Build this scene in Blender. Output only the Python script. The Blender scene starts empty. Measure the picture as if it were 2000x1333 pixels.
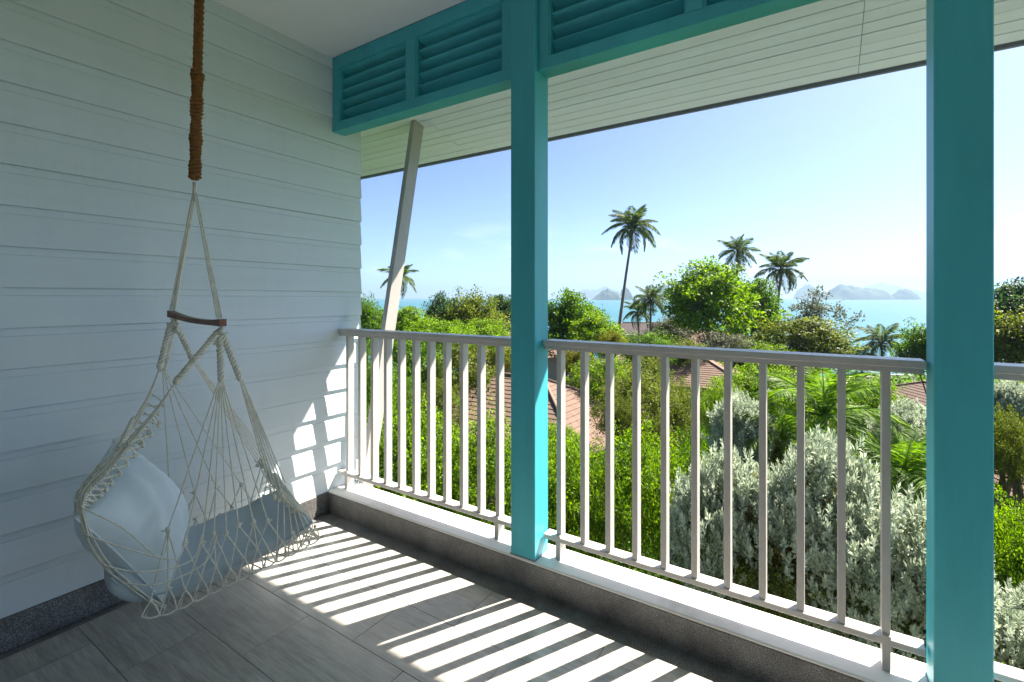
import bpy, math, random
import numpy as np
from mathutils import Vector, Matrix

# ------------------------------------------------------------------ camera, world, sun, exposure
SC = bpy.context.scene
COL = SC.collection
F_PX, YAW, HORIZON, EYE = 936.0, math.atan(610 / 936.0), 582.0, 1.44
SY, CY = math.sin(YAW), math.cos(YAW)
cam_d = bpy.data.cameras.new('camera')
cam = bpy.data.objects.new('camera', cam_d)
COL.objects.link(cam)
cam.location = (0, 0, EYE)
cam.rotation_euler = (math.radians(90), 0, YAW)
cam_d.sensor_width = 36.0
cam_d.lens = F_PX / 2000 * 36.0
cam_d.shift_y = -(666.5 - HORIZON) / 2000
cam_d.clip_start = 0.05
cam_d.clip_end = 80000
SC.camera = cam

SUN_DIR = Vector((0.53, 1.0, 1.35)).normalized()
SUN_EL = math.asin(SUN_DIR.z)
SUN_AZ = math.atan2(SUN_DIR.x, SUN_DIR.y)          # from +Y towards +X
sun_d = bpy.data.lights.new('sun', 'SUN')
sun_d.energy = 2.75
sun_d.angle = math.radians(0.55)
sun_d.color = (1.0, 0.90, 0.76)
sun = bpy.data.objects.new('sun', sun_d)
sun.rotation_euler = SUN_DIR.to_track_quat('Z', 'Y').to_euler()
COL.objects.link(sun)

world = bpy.data.worlds.new('World')
SC.world = world
world.use_nodes = True
wn, wl = world.node_tree.nodes, world.node_tree.links
wn.clear()
w_out = wn.new('ShaderNodeOutputWorld')
w_bg = wn.new('ShaderNodeBackground')
w_bg.inputs['Strength'].default_value = 0.05
sky = wn.new('ShaderNodeTexSky')
sky.sky_type = 'NISHITA'
sky.sun_disc = False
sky.sun_elevation = SUN_EL
sky.sun_rotation = SUN_AZ
sky.altitude = 20
sky.air_density = 0.29
sky.dust_density = 0.7
sky.ozone_density = 6.0
# thin low fair-weather clouds, all round the horizon
w_tc = wn.new('ShaderNodeTexCoord')
w_mp = wn.new('ShaderNodeMapping'); w_mp.inputs['Scale'].default_value = (5, 5, 22); w_mp.inputs['Location'].default_value = (2.3, 0.4, 1.0)
w_nz = wn.new('ShaderNodeTexNoise'); w_nz.inputs['Scale'].default_value = 1.0; w_nz.inputs['Detail'].default_value = 9; w_nz.inputs['Roughness'].default_value = 0.6
wl.new(w_tc.outputs['Generated'], w_mp.inputs['Vector']); wl.new(w_mp.outputs[0], w_nz.inputs['Vector'])
w_r = wn.new('ShaderNodeValToRGB')
w_r.color_ramp.elements[0].position = 0.56; w_r.color_ramp.elements[1].position = 0.74
wl.new(w_nz.outputs['Fac'], w_r.inputs[0])
w_sp = wn.new('ShaderNodeSeparateXYZ'); wl.new(w_tc.outputs['Generated'], w_sp.inputs[0])
w_b = wn.new('ShaderNodeValToRGB')
for p_, v_ in ((0.03, 0), (0.055, 1), (0.09, 0.8)):
    e_ = w_b.color_ramp.elements.new(p_); e_.color = (v_, v_, v_, 1)
w_b.color_ramp.elements[0].color = (0, 0, 0, 1); w_b.color_ramp.elements[-1].color = (0, 0, 0, 1); w_b.color_ramp.elements[-1].position = 0.16
wl.new(w_sp.outputs['Z'], w_b.inputs[0])
w_m = wn.new('ShaderNodeMath'); w_m.operation = 'MULTIPLY'
wl.new(w_r.outputs[0], w_m.inputs[0]); wl.new(w_b.outputs[0], w_m.inputs[1])
w_m2 = wn.new('ShaderNodeMath'); w_m2.operation = 'MULTIPLY'; w_m2.inputs[1].default_value = 0.6
wl.new(w_m.outputs[0], w_m2.inputs[0])
w_mx = wn.new('ShaderNodeMix'); w_mx.data_type = 'RGBA'
w_mx.inputs['B'].default_value = (5.2, 5.3, 5.4, 1)
wl.new(w_m2.outputs[0], w_mx.inputs['Factor']); wl.new(sky.outputs[0], w_mx.inputs['A'])
wl.new(w_mx.outputs['Result'], w_bg.inputs['Color'])
wl.new(w_bg.outputs[0], w_out.inputs['Surface'])

SC.view_settings.view_transform = 'Standard'
SC.view_settings.look = 'None'
SC.view_settings.gamma = 1.0
SC.view_settings.use_curve_mapping = False
SC.view_settings.exposure = 3.02
SC.render.engine = 'CYCLES'
SC.cycles.use_denoising = True
SC.cycles.max_bounces = 8
SC.cycles.diffuse_bounces = 6
SC.cycles.transparent_max_bounces = 8
SC.cycles.caustics_reflective = False
SC.cycles.caustics_refractive = False
SC.cycles.sample_clamp_indirect = 8.0

RNG = np.random.default_rng(7)
random.seed(7)


def P(px, py, depth):
    """world point seen at photo pixel (px, py) at a forward distance"""
    u, v, t = px - 1000.0, HORIZON - py, depth / F_PX
    return Vector(((-SY * F_PX + CY * u) * t, (CY * F_PX + SY * u) * t, EYE + v * t))


# ------------------------------------------------------------------ materials
def lin(c):
    return tuple((x / 12.92 if x <= 0.04045 else ((x + 0.055) / 1.055) ** 2.4) for x in c)


def new_mat(name):
    m = bpy.data.materials.new(name)
    m.use_nodes = True
    nt = m.node_tree
    nt.nodes.clear()
    out = nt.nodes.new('ShaderNodeOutputMaterial')
    b = nt.nodes.new('ShaderNodeBsdfPrincipled')
    nt.links.new(b.outputs[0], out.inputs['Surface'])
    return m, nt, b, out


def noise(nt, scale, detail=4, rough=0.6, vec=None, coord='Object', stretch=None):
    tc = nt.nodes.new('ShaderNodeTexCoord')
    n = nt.nodes.new('ShaderNodeTexNoise')
    n.inputs['Scale'].default_value = scale
    n.inputs['Detail'].default_value = detail
    n.inputs['Roughness'].default_value = rough
    if coord == 'World':
        src = nt.nodes.new('ShaderNodeNewGeometry').outputs['Position']
    else:
        src = tc.outputs[coord]
    if stretch:
        mp = nt.nodes.new('ShaderNodeMapping')
        mp.inputs['Scale'].default_value = stretch
        nt.links.new(src, mp.inputs['Vector'])
        src = mp.outputs[0]
    nt.links.new(src, n.inputs['Vector'])
    return n


def ramp(nt, fac, stops):
    r = nt.nodes.new('ShaderNodeValToRGB')
    el = r.color_ramp.elements
    while len(el) < len(stops):
        el.new(0.5)
    for e, (p, c) in zip(el, stops):
        e.position = p
        e.color = (*c, 1)
    nt.links.new(fac, r.inputs[0])
    return r


def bump(nt, bsdf, h, strength, dist):
    b = nt.nodes.new('ShaderNodeBump')
    b.inputs['Strength'].default_value = strength
    b.inputs['Distance'].default_value = dist
    nt.links.new(h, b.inputs['Height'])
    nt.links.new(b.outputs[0], bsdf.inputs['Normal'])
    return b


def paint(name, col, rough=0.45, var=0.06, scale=3.0, bstr=0.05, bscale=60, stretch=None, spec=0.4, coord='World', dirt=0.0):
    m, nt, b, _ = new_mat(name)
    n = noise(nt, scale, 5, 0.65, stretch=stretch, coord=coord)
    lo = tuple(max(0, c * (1 - var * 1.4)) for c in col)
    hi = tuple(min(1, c * (1 + var)) for c in col)
    r = ramp(nt, n.outputs['Fac'], [(0.3, lo), (0.7, hi)])
    res = r.outputs[0]
    if dirt:                                     # faint run-off streaks and grime
        nd = noise(nt, 5.0, 6, 0.7, stretch=(3, 3, 0.35), coord='World')
        rd = ramp(nt, nd.outputs['Fac'], [(0.30, (1 - dirt, 1 - dirt * 1.1, 1 - dirt * 1.3)), (0.52, (1, 1, 1))])
        mxd = nt.nodes.new('ShaderNodeMix'); mxd.data_type = 'RGBA'; mxd.blend_type = 'MULTIPLY'; mxd.inputs['Factor'].default_value = 1
        nt.links.new(res, mxd.inputs['A']); nt.links.new(rd.outputs[0], mxd.inputs['B'])
        res = mxd.outputs['Result']
    nt.links.new(res, b.inputs['Base Color'])
    b.inputs['Roughness'].default_value = rough
    b.inputs['Specular IOR Level'].default_value = spec
    if bstr:
        n2 = noise(nt, bscale, 4, 0.6, stretch=stretch, coord=coord)
        bump(nt, b, n2.outputs['Fac'], bstr, 0.004)
    return m


M = {}
M['teal'] = paint('teal_paint', (0.07, 0.47, 0.57), 0.45, 0.10, 2.6, 0.25, 70, stretch=(1, 1, 0.15), dirt=0.06)
M['siding'] = paint('siding_paint', (0.69, 0.775, 0.83), 0.55, 0.02, 2.0, 0.3, 55, stretch=(6, 0.35, 6), dirt=0.03)
M['rail'] = paint('rail_paint', (0.56, 0.54, 0.525), 0.38, 0.05, 4.0, 0.05, 80, dirt=0.08)
M['brace'] = paint('brace_paint', (0.42, 0.41, 0.40), 0.45, 0.05, 4.0, 0.05, 80)
M['ceiling'] = paint('ceiling_paint', (0.82, 0.85, 0.91), 0.8, 0.02, 1.5, 0.03, 120)
M['soffit'] = paint('soffit_paint', (0.67, 0.77, 0.91), 0.6, 0.05, 2.0, 0.06, 80, stretch=(0.3, 5, 5), dirt=0.03)
M['white'] = paint('white_paint', (0.80, 0.79, 0.78), 0.6, 0.03, 3.0, 0.05, 60)
M['coping'] = paint('coping_paint', (0.80, 0.79, 0.78), 0.6, 0.03, 3.0, 0.05, 60)
_nt = M['coping'].node_tree
_b = _nt.nodes['Principled BSDF']
_n = noise(_nt, 38, 3, 0.5)
_r = ramp(_nt, _n.outputs['Fac'], [(0.735, (1, 1, 1)), (0.76, (0.10, 0.085, 0.07))])
_n2 = noise(_nt, 2.3, 6, 0.7)
_r2 = ramp(_nt, _n2.outputs['Fac'], [(0.30, (0.72, 0.70, 0.66)), (0.48, (1, 1, 1))])
_prev = _b.inputs['Base Color'].links[0].from_socket
for _q in (_r, _r2):
    _mx = _nt.nodes.new('ShaderNodeMix'); _mx.data_type = 'RGBA'; _mx.blend_type = 'MULTIPLY'; _mx.inputs['Factor'].default_value = 1
    _nt.links.new(_prev, _mx.inputs['A']); _nt.links.new(_q.outputs[0], _mx.inputs['B']); _prev = _mx.outputs['Result']
_nt.links.new(_prev, _b.inputs['Base Color'])
M['fascia'] = paint('fascia_metal', (0.16, 0.19, 0.23), 0.5, 0.05)
M['gap_shade'] = paint('gap_shade_black', (0.008, 0.012, 0.013), 0.9, 0.05)  # near black, stands in for the deep shade between louvre slats
M['steel'] = paint('hook_steel', (0.6, 0.6, 0.6), 0.25, 0.02)
M['steel'].node_tree.nodes['Principled BSDF'].inputs['Metallic'].default_value = 0.9
M['housewall'] = paint('house_plaster', (0.34, 0.31, 0.29), 0.85, 0.08, 1.0, 0.05, 10)
M['plaster'] = paint('plaster', (0.50, 0.49, 0.48), 0.8, 0.03, 1.0, 0.03, 30)


def terrazzo():
    m, nt, b, _ = new_mat('dark_terrazzo')
    n = noise(nt, 260, 2, 0.7)
    big = noise(nt, 4.5, 5, 0.7)
    r = ramp(nt, n.outputs['Fac'], [(0.36, (0.06, 0.063, 0.068)), (0.55, (0.14, 0.143, 0.148)), (0.70, (0.38, 0.38, 0.37))])
    r2 = ramp(nt, big.outputs['Fac'], [(0.32, (0.66, 0.65, 0.64)), (0.62, (1.4, 1.4, 1.4))])
    mx = nt.nodes.new('ShaderNodeMix'); mx.data_type = 'RGBA'; mx.blend_type = 'MULTIPLY'
    mx.inputs['Factor'].default_value = 1
    nt.links.new(r.outputs[0], mx.inputs['A']); nt.links.new(r2.outputs[0], mx.inputs['B'])
    nt.links.new(mx.outputs['Result'], b.inputs['Base Color'])
    b.inputs['Roughness'].default_value = 0.42
    bump(nt, b, n.outputs['Fac'], 0.25, 0.002)
    return m


def tile_mat():
    m, nt, b, _ = new_mat('grey_wood_grain_tile')
    oi = nt.nodes.new('ShaderNodeObjectInfo')
    tc = nt.nodes.new('ShaderNodeTexCoord')
    add = nt.nodes.new('ShaderNodeVectorMath'); add.operation = 'MULTIPLY_ADD'
    comb = nt.nodes.new('ShaderNodeCombineXYZ')
    for k in range(3):
        nt.links.new(oi.outputs['Random'], comb.inputs[k])
    nt.links.new(comb.outputs[0], add.inputs[0])
    add.inputs[1].default_value = (37, 51, 13)
    nt.links.new(tc.outputs['Object'], add.inputs[2])

    def nz(sc, st, det=6):
        mp = nt.nodes.new('ShaderNodeMapping'); mp.inputs['Scale'].default_value = st
        nt.links.new(add.outputs[0], mp.inputs['Vector'])
        n = nt.nodes.new('ShaderNodeTexNoise'); n.inputs['Scale'].default_value = sc
        n.inputs['Detail'].default_value = det; n.inputs['Roughness'].default_value = 0.65
        nt.links.new(mp.outputs[0], n.inputs['Vector'])
        return n
    streak = nz(5, (0.55, 7, 1))
    fine = nz(30, (0.35, 9, 1), 4)
    cloud = nz(2.6, (1, 1.4, 1), 4)
    r = ramp(nt, streak.outputs['Fac'], [(0.25, (0.33, 0.322, 0.305)), (0.5, (0.45, 0.442, 0.42)), (0.78, (0.53, 0.522, 0.50))])
    r2 = ramp(nt, fine.outputs['Fac'], [(0.3, (0.78, 0.78, 0.78)), (0.7, (1.14, 1.13, 1.12))])
    r3 = ramp(nt, cloud.outputs['Fac'], [(0.3, (0.82, 0.81, 0.79)), (0.7, (1.12, 1.12, 1.1))])
    prev = r.outputs[0]
    for q in (r2, r3):
        mx = nt.nodes.new('ShaderNodeMix'); mx.data_type = 'RGBA'; mx.blend_type = 'MULTIPLY'
        mx.inputs['Factor'].default_value = 1
        nt.links.new(prev, mx.inputs['A']); nt.links.new(q.outputs[0], mx.inputs['B'])
        prev = mx.outputs['Result']
    nt.links.new(prev, b.inputs['Base Color'])
    rr = nt.nodes.new('ShaderNodeMapRange')
    rr.inputs['To Min'].default_value = 0.13; rr.inputs['To Max'].default_value = 0.30
    nt.links.new(fine.outputs['Fac'], rr.inputs['Value'])
    nt.links.new(rr.outputs[0], b.inputs['Roughness'])
    bump(nt, b, fine.outputs['Fac'], 0.12, 0.002)
    return m


def fabric(name, col, scale=900):
    m, nt, b, _ = new_mat(name)
    n = noise(nt, 5, 4, 0.6)
    r = ramp(nt, n.outputs['Fac'], [(0.3, tuple(c * 0.93 for c in col)), (0.7, tuple(min(1, c * 1.05) for c in col))])
    nt.links.new(r.outputs[0], b.inputs['Base Color'])
    b.inputs['Roughness'].default_value = 0.9
    b.inputs['Specular IOR Level'].default_value = 0.15
    b.inputs['Sheen Weight'].default_value = 0.15
    n2 = noise(nt, scale, 2, 0.5)
    n3 = noise(nt, 9, 5, 0.6)
    ad = nt.nodes.new('ShaderNodeMath'); ad.operation = 'MULTIPLY_ADD'; ad.inputs[1].default_value = 6.0
    nt.links.new(n3.outputs['Fac'], ad.inputs[0]); nt.links.new(n2.outputs['Fac'], ad.inputs[2])
    bump(nt, b, ad.outputs[0], 0.35, 0.002)
    return m


def wood_mat():
    m, nt, b, _ = new_mat('reddish_bar_wood')
    n = noise(nt, 14, 5, 0.6, stretch=(0.6, 6, 6))
    r = ramp(nt, n.outputs['Fac'], [(0.3, (0.10, 0.038, 0.018)), (0.7, (0.26, 0.115, 0.055))])
    nt.links.new(r.outputs[0], b.inputs['Base Color'])
    b.inputs['Roughness'].default_value = 0.45
    return m


def leaf_mat(name, cols, trans=0.5, rough=0.52, big=2.4, dark=0.5):
    """cols: three linear colours from deep to sunny; varies by leaf and by clump"""
    m, nt, b, out = new_mat(name)
    geo = nt.nodes.new('ShaderNodeNewGeometry')
    r = ramp(nt, geo.outputs['Random Per Island'], [(0.05, cols[0]), (0.5, cols[1]), (0.95, cols[2])])
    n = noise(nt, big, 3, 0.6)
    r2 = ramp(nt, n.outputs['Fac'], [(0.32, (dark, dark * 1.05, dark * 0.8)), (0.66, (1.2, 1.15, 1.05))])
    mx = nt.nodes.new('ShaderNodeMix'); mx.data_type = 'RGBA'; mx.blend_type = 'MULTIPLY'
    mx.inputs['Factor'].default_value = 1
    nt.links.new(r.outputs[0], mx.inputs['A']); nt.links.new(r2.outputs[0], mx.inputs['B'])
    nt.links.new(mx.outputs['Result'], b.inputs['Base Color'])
    b.inputs['Roughness'].default_value = rough
    b.inputs['Specular IOR Level'].default_value = 0.25
    tr = nt.nodes.new('ShaderNodeBsdfTranslucent')
    hs = nt.nodes.new('ShaderNodeHueSaturation')
    hs.inputs['Value'].default_value = 1.35 if name != 'silver_leaves' else 1.1
    hs.inputs['Saturation'].default_value = 1.1
    nt.links.new(mx.outputs['Result'], hs.inputs['Color'])
    nt.links.new(hs.outputs[0], tr.inputs['Color'])
    ms = nt.nodes.new('ShaderNodeMixShader')
    ms.inputs[0].default_value = trans
    nt.links.new(b.outputs[0], ms.inputs[1]); nt.links.new(tr.outputs[0], ms.inputs[2])
    nt.links.new(ms.outputs[0], out.inputs['Surface'])
    return m


M['terrazzo'] = terrazzo()
M['tile'] = tile_mat()
M['pillow'] = fabric('pale_blue_fabric', (0.68, 0.77, 0.81))
M['seatpad'] = fabric('slate_blue_fabric', (0.43, 0.50, 0.545))
M['cord'] = paint('cotton_cord', (0.74, 0.73, 0.64), 0.9, 0.12, 40, 0.5, 350, spec=0.1)
M['jute'] = paint('jute_rope', (0.26, 0.125, 0.048), 0.95, 0.30, 55, 0.9, 240, spec=0.1)
M['wood'] = wood_mat()
M['bark'] = paint('bark', (0.13, 0.095, 0.07), 0.9, 0.25, 6, 0.6, 25, spec=0.2)
M['palmbark'] = paint('palm_bark', (0.19, 0.155, 0.125), 0.9, 0.2, 6, 0.6, 12, stretch=(1, 1, 6), spec=0.2)
M['rooftile'] = paint('brown_shingle', (0.165, 0.112, 0.088), 0.85, 0.16, 3.5, 0.3, 22, spec=0.2)
M['roofdark'] = paint('dark_brown_shingle', (0.125, 0.088, 0.076), 0.85, 0.16, 3.5, 0.3, 22, spec=0.2)
M['thatch'] = paint('grey_thatch', (0.11, 0.095, 0.10), 0.95, 0.3, 5, 0.6, 18, spec=0.1)
M['roofcap'] = paint('ridge_cap', (0.21, 0.14, 0.11), 0.85, 0.1)
M['leaf_lime'] = leaf_mat('lime_leaves', [(0.051, 0.120, 0.009), (0.140, 0.275, 0.015), (0.262, 0.409, 0.024)])
M['leaf_green'] = leaf_mat('green_leaves', [(0.033, 0.085, 0.013), (0.083, 0.181, 0.019), (0.156, 0.288, 0.030)])
M['leaf_dark'] = leaf_mat('dark_leaves', [(0.018, 0.050, 0.018), (0.040, 0.098, 0.027), (0.075, 0.150, 0.037)], 0.4)
M['leaf_olive'] = leaf_mat('olive_leaves', [(0.050, 0.077, 0.013), (0.110, 0.160, 0.024), (0.209, 0.253, 0.044)])
M['leaf_yellow'] = leaf_mat('yellow_leaves', [(0.07, 0.10, 0.01), (0.15, 0.18, 0.015), (0.26, 0.26, 0.02)])
M['leaf_silver'] = leaf_mat('silver_leaves', [(0.28, 0.36, 0.30), (0.41, 0.49, 0.42), (0.55, 0.62, 0.555)], 0.38, 0.6, 2.6, 0.6)
M['leaf_gold'] = leaf_mat('aged_silver_leaves', [(0.14, 0.10, 0.03), (0.22, 0.20, 0.06), (0.30, 0.30, 0.16)], 0.4, 0.6, 1.6, 0.6)
M['leaf_palm'] = leaf_mat('palm_leaflets', [(0.036, 0.074, 0.019), (0.082, 0.142, 0.034), (0.150, 0.210, 0.054)], 0.4, 0.6)
M['leaf_frond'] = leaf_mat('bright_palm_leaflets', [(0.060, 0.132, 0.014), (0.120, 0.240, 0.026), (0.216, 0.348, 0.054)], 0.5, 0.55)
M['leaf_grey'] = leaf_mat('greyish_twig_leaves', [(0.057, 0.075, 0.046), (0.115, 0.138, 0.092), (0.184, 0.207, 0.138)], 0.3, 0.6)


# ------------------------------------------------------------------ mesh helpers
class MB:
    def __init__(self):
        self.v, self.f = [], []

    def add(self, vs, fs):
        n = len(self.v)
        self.v += [tuple(p) for p in vs]
        self.f += [tuple(i + n for i in q) for q in fs]
        return self

    def box(self, x0, x1, y0, y1, z0, z1, b=0.0, M4=None):
        if b <= 0:
            vs = [(x, y, z) for z in (z0, z1) for x, y in ((x0, y0), (x1, y0), (x1, y1), (x0, y1))]
            fs = [(3, 2, 1, 0), (4, 5, 6, 7), (0, 1, 5, 4), (1, 2, 6, 5), (2, 3, 7, 6), (3, 0, 4, 7)]
        else:
            lo, hi = (x0, y0, z0), (x1, y1, z1)
            vs, idx = [], {}
            for sx in (0, 1):
                for sy in (0, 1):
                    for sz in (0, 1):
                        s = (sx, sy, sz)
                        for a in range(3):       # the vertex of this corner lying on the face of axis a
                            p = [0, 0, 0]
                            for k in range(3):
                                p[k] = (hi[k] if s[k] else lo[k])
                                if k != a:
                                    p[k] += -b if s[k] else b
                            idx[(s, a)] = len(vs)
                            vs.append(tuple(p))
            fs = []

            def q(*ks):
                fs.append(tuple(idx[k] for k in ks))
            for a in range(3):
                o1, o2 = [k for k in range(3) if k != a]
                for sa in (0, 1):
                    c = []
                    for s1, s2 in ((0, 0), (1, 0), (1, 1), (0, 1)):
                        s = [0, 0, 0]; s[a] = sa; s[o1] = s1; s[o2] = s2
                        c.append((tuple(s), a))
                    q(*c)
                for s1 in (0, 1):                # edges along axis a
                    for s2 in (0, 1):
                        e = []
                        for sa in (0, 1):
                            s = [0, 0, 0]; s[a] = sa; s[o1] = s1; s[o2] = s2
                            e.append(tuple(s))
                        q((e[0], o1), (e[1], o1), (e[1], o2), (e[0], o2))
            for sx in (0, 1):
                for sy in (0, 1):
                    for sz in (0, 1):
                        q(*[((sx, sy, sz), a) for a in range(3)])
        if M4 is not None:
            vs = [tuple(M4 @ Vector(p)) for p in vs]
        return self.add(vs, fs)

    def prism(self, poly, axis, a0, a1):
        """poly: 2D points; axis 'x': poly=(y,z); 'y': poly=(x,z)"""
        n = len(poly)
        if axis == 'x':
            vs = [(a, p[0], p[1]) for a in (a0, a1) for p in poly]
        elif axis == 'y':
            vs = [(p[0], a, p[1]) for a in (a0, a1) for p in poly]
        else:
            vs = [(p[0], p[1], a) for a in (a0, a1) for p in poly]
        fs = [(i, (i + 1) % n, n + (i + 1) % n, n + i) for i in range(n)]
        fs += [tuple(range(n)), tuple(reversed(range(n, 2 * n)))]
        return self.add(vs, fs)

    def tube(self, pts, r, k=6, cap=True):
        pts = [Vector(p) for p in pts]
        n = len(pts)
        rs = r if isinstance(r, (list, tuple)) else [r] * n
        t0 = (pts[1] - pts[0]).normalized()
        up = Vector((0, 0, 1)) if abs(t0.z) < 0.9 else Vector((1, 0, 0))
        nx = t0.cross(up).normalized()
        vs, fs = [], []
        for i, p in enumerate(pts):
            t = (pts[min(i + 1, n - 1)] - pts[max(i - 1, 0)])
            if t.length < 1e-9:
                t = t0
            t.normalize()
            nx = (nx - t * nx.dot(t))
            nx = nx.normalized() if nx.length > 1e-6 else t.orthogonal().normalized()
            ny = t.cross(nx)
            for j in range(k):
                a = 2 * math.pi * j / k
                vs.append(p + (nx * math.cos(a) + ny * math.sin(a)) * rs[i])
        for i in range(n - 1):
            for j in range(k):
                fs.append((i * k + j, i * k + (j + 1) % k, (i + 1) * k + (j + 1) % k, (i + 1) * k + j))
        if cap:
            fs.append(tuple(reversed(range(k))))
            fs.append(tuple(range((n - 1) * k, n * k)))
        return self.add(vs, fs)

    def ball(self, c, r, k=8, m=5, sc=(1, 1, 1)):
        c = Vector(c)
        vs, fs = [c + Vector((0, 0, r * sc[2]))], []
        for i in range(1, m):
            th = math.pi * i / m
            for j in range(k):
                a = 2 * math.pi * j / k
                vs.append(c + Vector((r * sc[0] * math.sin(th) * math.cos(a), r * sc[1] * math.sin(th) * math.sin(a), r * sc[2] * math.cos(th))))
        vs.append(c - Vector((0, 0, r * sc[2])))
        L = len(vs) - 1
        for j in range(k):
            fs.append((0, 1 + j, 1 + (j + 1) % k))
            fs.append((L, 1 + (m - 2) * k + (j + 1) % k, 1 + (m - 2) * k + j))
        for i in range(m - 2):
            for j in range(k):
                a, b2 = 1 + i * k + j, 1 + i * k + (j + 1) % k
                fs.append((a, a + k, b2 + k, b2))
        return self.add(vs, fs)

    def mesh(self, name, mat, smooth=False):
        me = bpy.data.meshes.new(name)
        me.from_pydata(self.v, [], self.f)
        import bmesh
        bm = bmesh.new(); bm.from_mesh(me)
        bmesh.ops.recalc_face_normals(bm, faces=bm.faces)
        bm.to_mesh(me); bm.free()
        if smooth:
            me.polygons.foreach_set('use_smooth', [True] * len(me.polygons))
        me.materials.append(mat)
        me.update()
        return me

    def build(self, name, mat, parent=None, smooth=False):
        return link(name, self.mesh(name, mat, smooth), parent)


def link(name, data, parent=None, loc=None):
    o = bpy.data.objects.new(name, data)
    COL.objects.link(o)
    if parent is not None:
        o.parent = parent
    if loc is not None:
        o.location = loc
    return o


def tag(o, label=None, cat=None, group=None, kind=None):
    if label: o['label'] = label
    if cat: o['category'] = cat
    if group: o['group'] = group
    if kind: o['kind'] = kind
    return o


def thing(name, label, cat, loc=(0, 0, 0), rotz=0, group=None):
    o = bpy.data.objects.new(name, None)
    o.empty_display_size = 0.1
    COL.objects.link(o)
    o.location = loc
    o.rotation_euler = (0, 0, rotz)
    return tag(o, label, cat, group)


def quad_mesh(name, V, nq, mat, smooth=False):
    """V: (nq*4, 3) array of quads"""
    me = bpy.data.meshes.new(name)
    me.vertices.add(nq * 4)
    me.vertices.foreach_set('co', np.ascontiguousarray(V, dtype=np.float32).ravel())
    me.loops.add(nq * 4)
    me.loops.foreach_set('vertex_index', np.arange(nq * 4, dtype=np.int32))
    me.polygons.add(nq)
    me.polygons.foreach_set('loop_start', np.arange(0, nq * 4, 4, dtype=np.int32))
    me.materials.append(mat)
    me.update(calc_edges=True)
    return me


def leaf_quads(pos, axis, nrm, length, width, fold=0.18):
    """rhombic, slightly folded leaves; arrays of shape (n,3) / (n,)"""
    axis = axis / np.linalg.norm(axis, axis=1, keepdims=True)
    side = np.cross(axis, nrm)
    side /= np.maximum(np.linalg.norm(side, axis=1, keepdims=True), 1e-6)
    nn = np.cross(side, axis)
    L, W = length[:, None], width[:, None]
    base = pos
    tip = pos + axis * L - nn * L * 0.12
    mid = pos + axis * L * 0.52
    l = mid + side * W * 0.5 + nn * W * fold
    r = mid - side * W * 0.5 + nn * W * fold
    return np.stack([base, l, tip, r], axis=1).reshape(-1, 3)


# ------------------------------------------------------------------ the balcony
XW, FLOOR_X1, BACK_Y = -2.817, 4.2, -0.55
Y_IN, Y_OUT, KERB_Z = 2.035, 2.238, 0.138
CEIL = 3.075

fl = MB().box(-2.835, FLOOR_X1, BACK_Y, Y_IN, -0.30, -0.012).build('floor', M['terrazzo'])
tag(fl, 'dark terrazzo floor base with a drain strip round grey tiles', kind='structure')
tl, tw, gap = 0.6, 0.3, 0.0015
tile_mesh = MB().box(gap / 2, tl - gap / 2, gap / 2, tw - gap / 2, -0.0115, 0.0, 0.0012).mesh('tile', M['tile'])
TX0 = -2.743
row = 0
y1 = 1.92
while y1 > BACK_Y:
    y0 = max(y1 - tw, BACK_Y)
    xs = [TX0]
    x = -1.66 - 0.6 * 2 + (0.0 if row % 2 == 0 else -0.3)
    x = x if row % 2 == 1 else x
    base = -1.66 if row % 2 == 1 else -1.96
    k = math.ceil((TX0 + 0.02 - base) / 0.6)
    xx = base + 0.6 * k
    while xx < FLOOR_X1 - 0.02:
        xs.append(xx); xx += 0.6
    xs.append(FLOOR_X1)
    for a, b_ in zip(xs, xs[1:]):
        dz = random.uniform(-0.0004, 0.0004)
        if abs((b_ - a) - tl) < 1e-4 and abs((y1 - y0) - tw) < 1e-4:
            o = link('tile', tile_mesh, fl, (a, y0, dz))
        else:
            o = MB().box(gap / 2, b_ - a - gap / 2, gap / 2, y1 - y0 - gap / 2, -0.0115, 0, 0.0012).build('tile', M['tile'], fl)
            o.location = (a, y0, dz)
    y1 -= tw
    row += 1

kb = MB().box(-2.812, FLOOR_X1, Y_IN, Y_OUT - 0.004, -0.30, 0.124, 0.004).build('kerb', M['terrazzo'])
tag(kb, 'dark terrazzo kerb under the railing', kind='structure')
MB().box(-2.812, FLOOR_X1, Y_IN - 0.003, Y_OUT, 0.1245, KERB_Z, 0.005).build('coping', M['coping'], kb)
# tiny dead leaves and grit on the white coping
sk = MB().box(-2.836, -2.806, BACK_Y, Y_IN - 0.001, -0.011, 0.129, 0.003).build('skirting', M['terrazzo'])
tag(sk, 'dark terrazzo skirting along the foot of the siding wall', kind='structure')

# siding wall with lapped boards
wall = thing('siding_wall', 'pale grey wall of lapped horizontal siding boards left of the balcony', 'wall', (-2.835, 0, 0))
WY0, WY1 = BACK_Y, 2.315
MB().box(-0.13, -0.002, WY0, WY1 - 0.012, -4.5, 3.3).build('wall_core', M['siding'], wall)
prof = [(0, 0.0), (0.0255, 0.0), (0.0265, 0.0015), (0.0165, 0.1325), (0.0125, 0.1338), (0.0145, 0.1355), (0.0125, 0.1655), (0.009, 0.1660), (0.0085, 0.1688), (0, 0.1688)]
bmesh_data = MB().prism(prof, 'y', WY0, WY1).mesh('board', M['siding'])
for k in range(18):
    z = 0.132 + 0.169 * k
    if z + 0.169 > CEIL + 0.16:
        break
    o = link('board', bmesh_data, wall, (random.uniform(-0.0006, 0.0006), 0, z))
    o.rotation_euler = (random.uniform(-0.0006, 0.0006), 0, 0)
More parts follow.
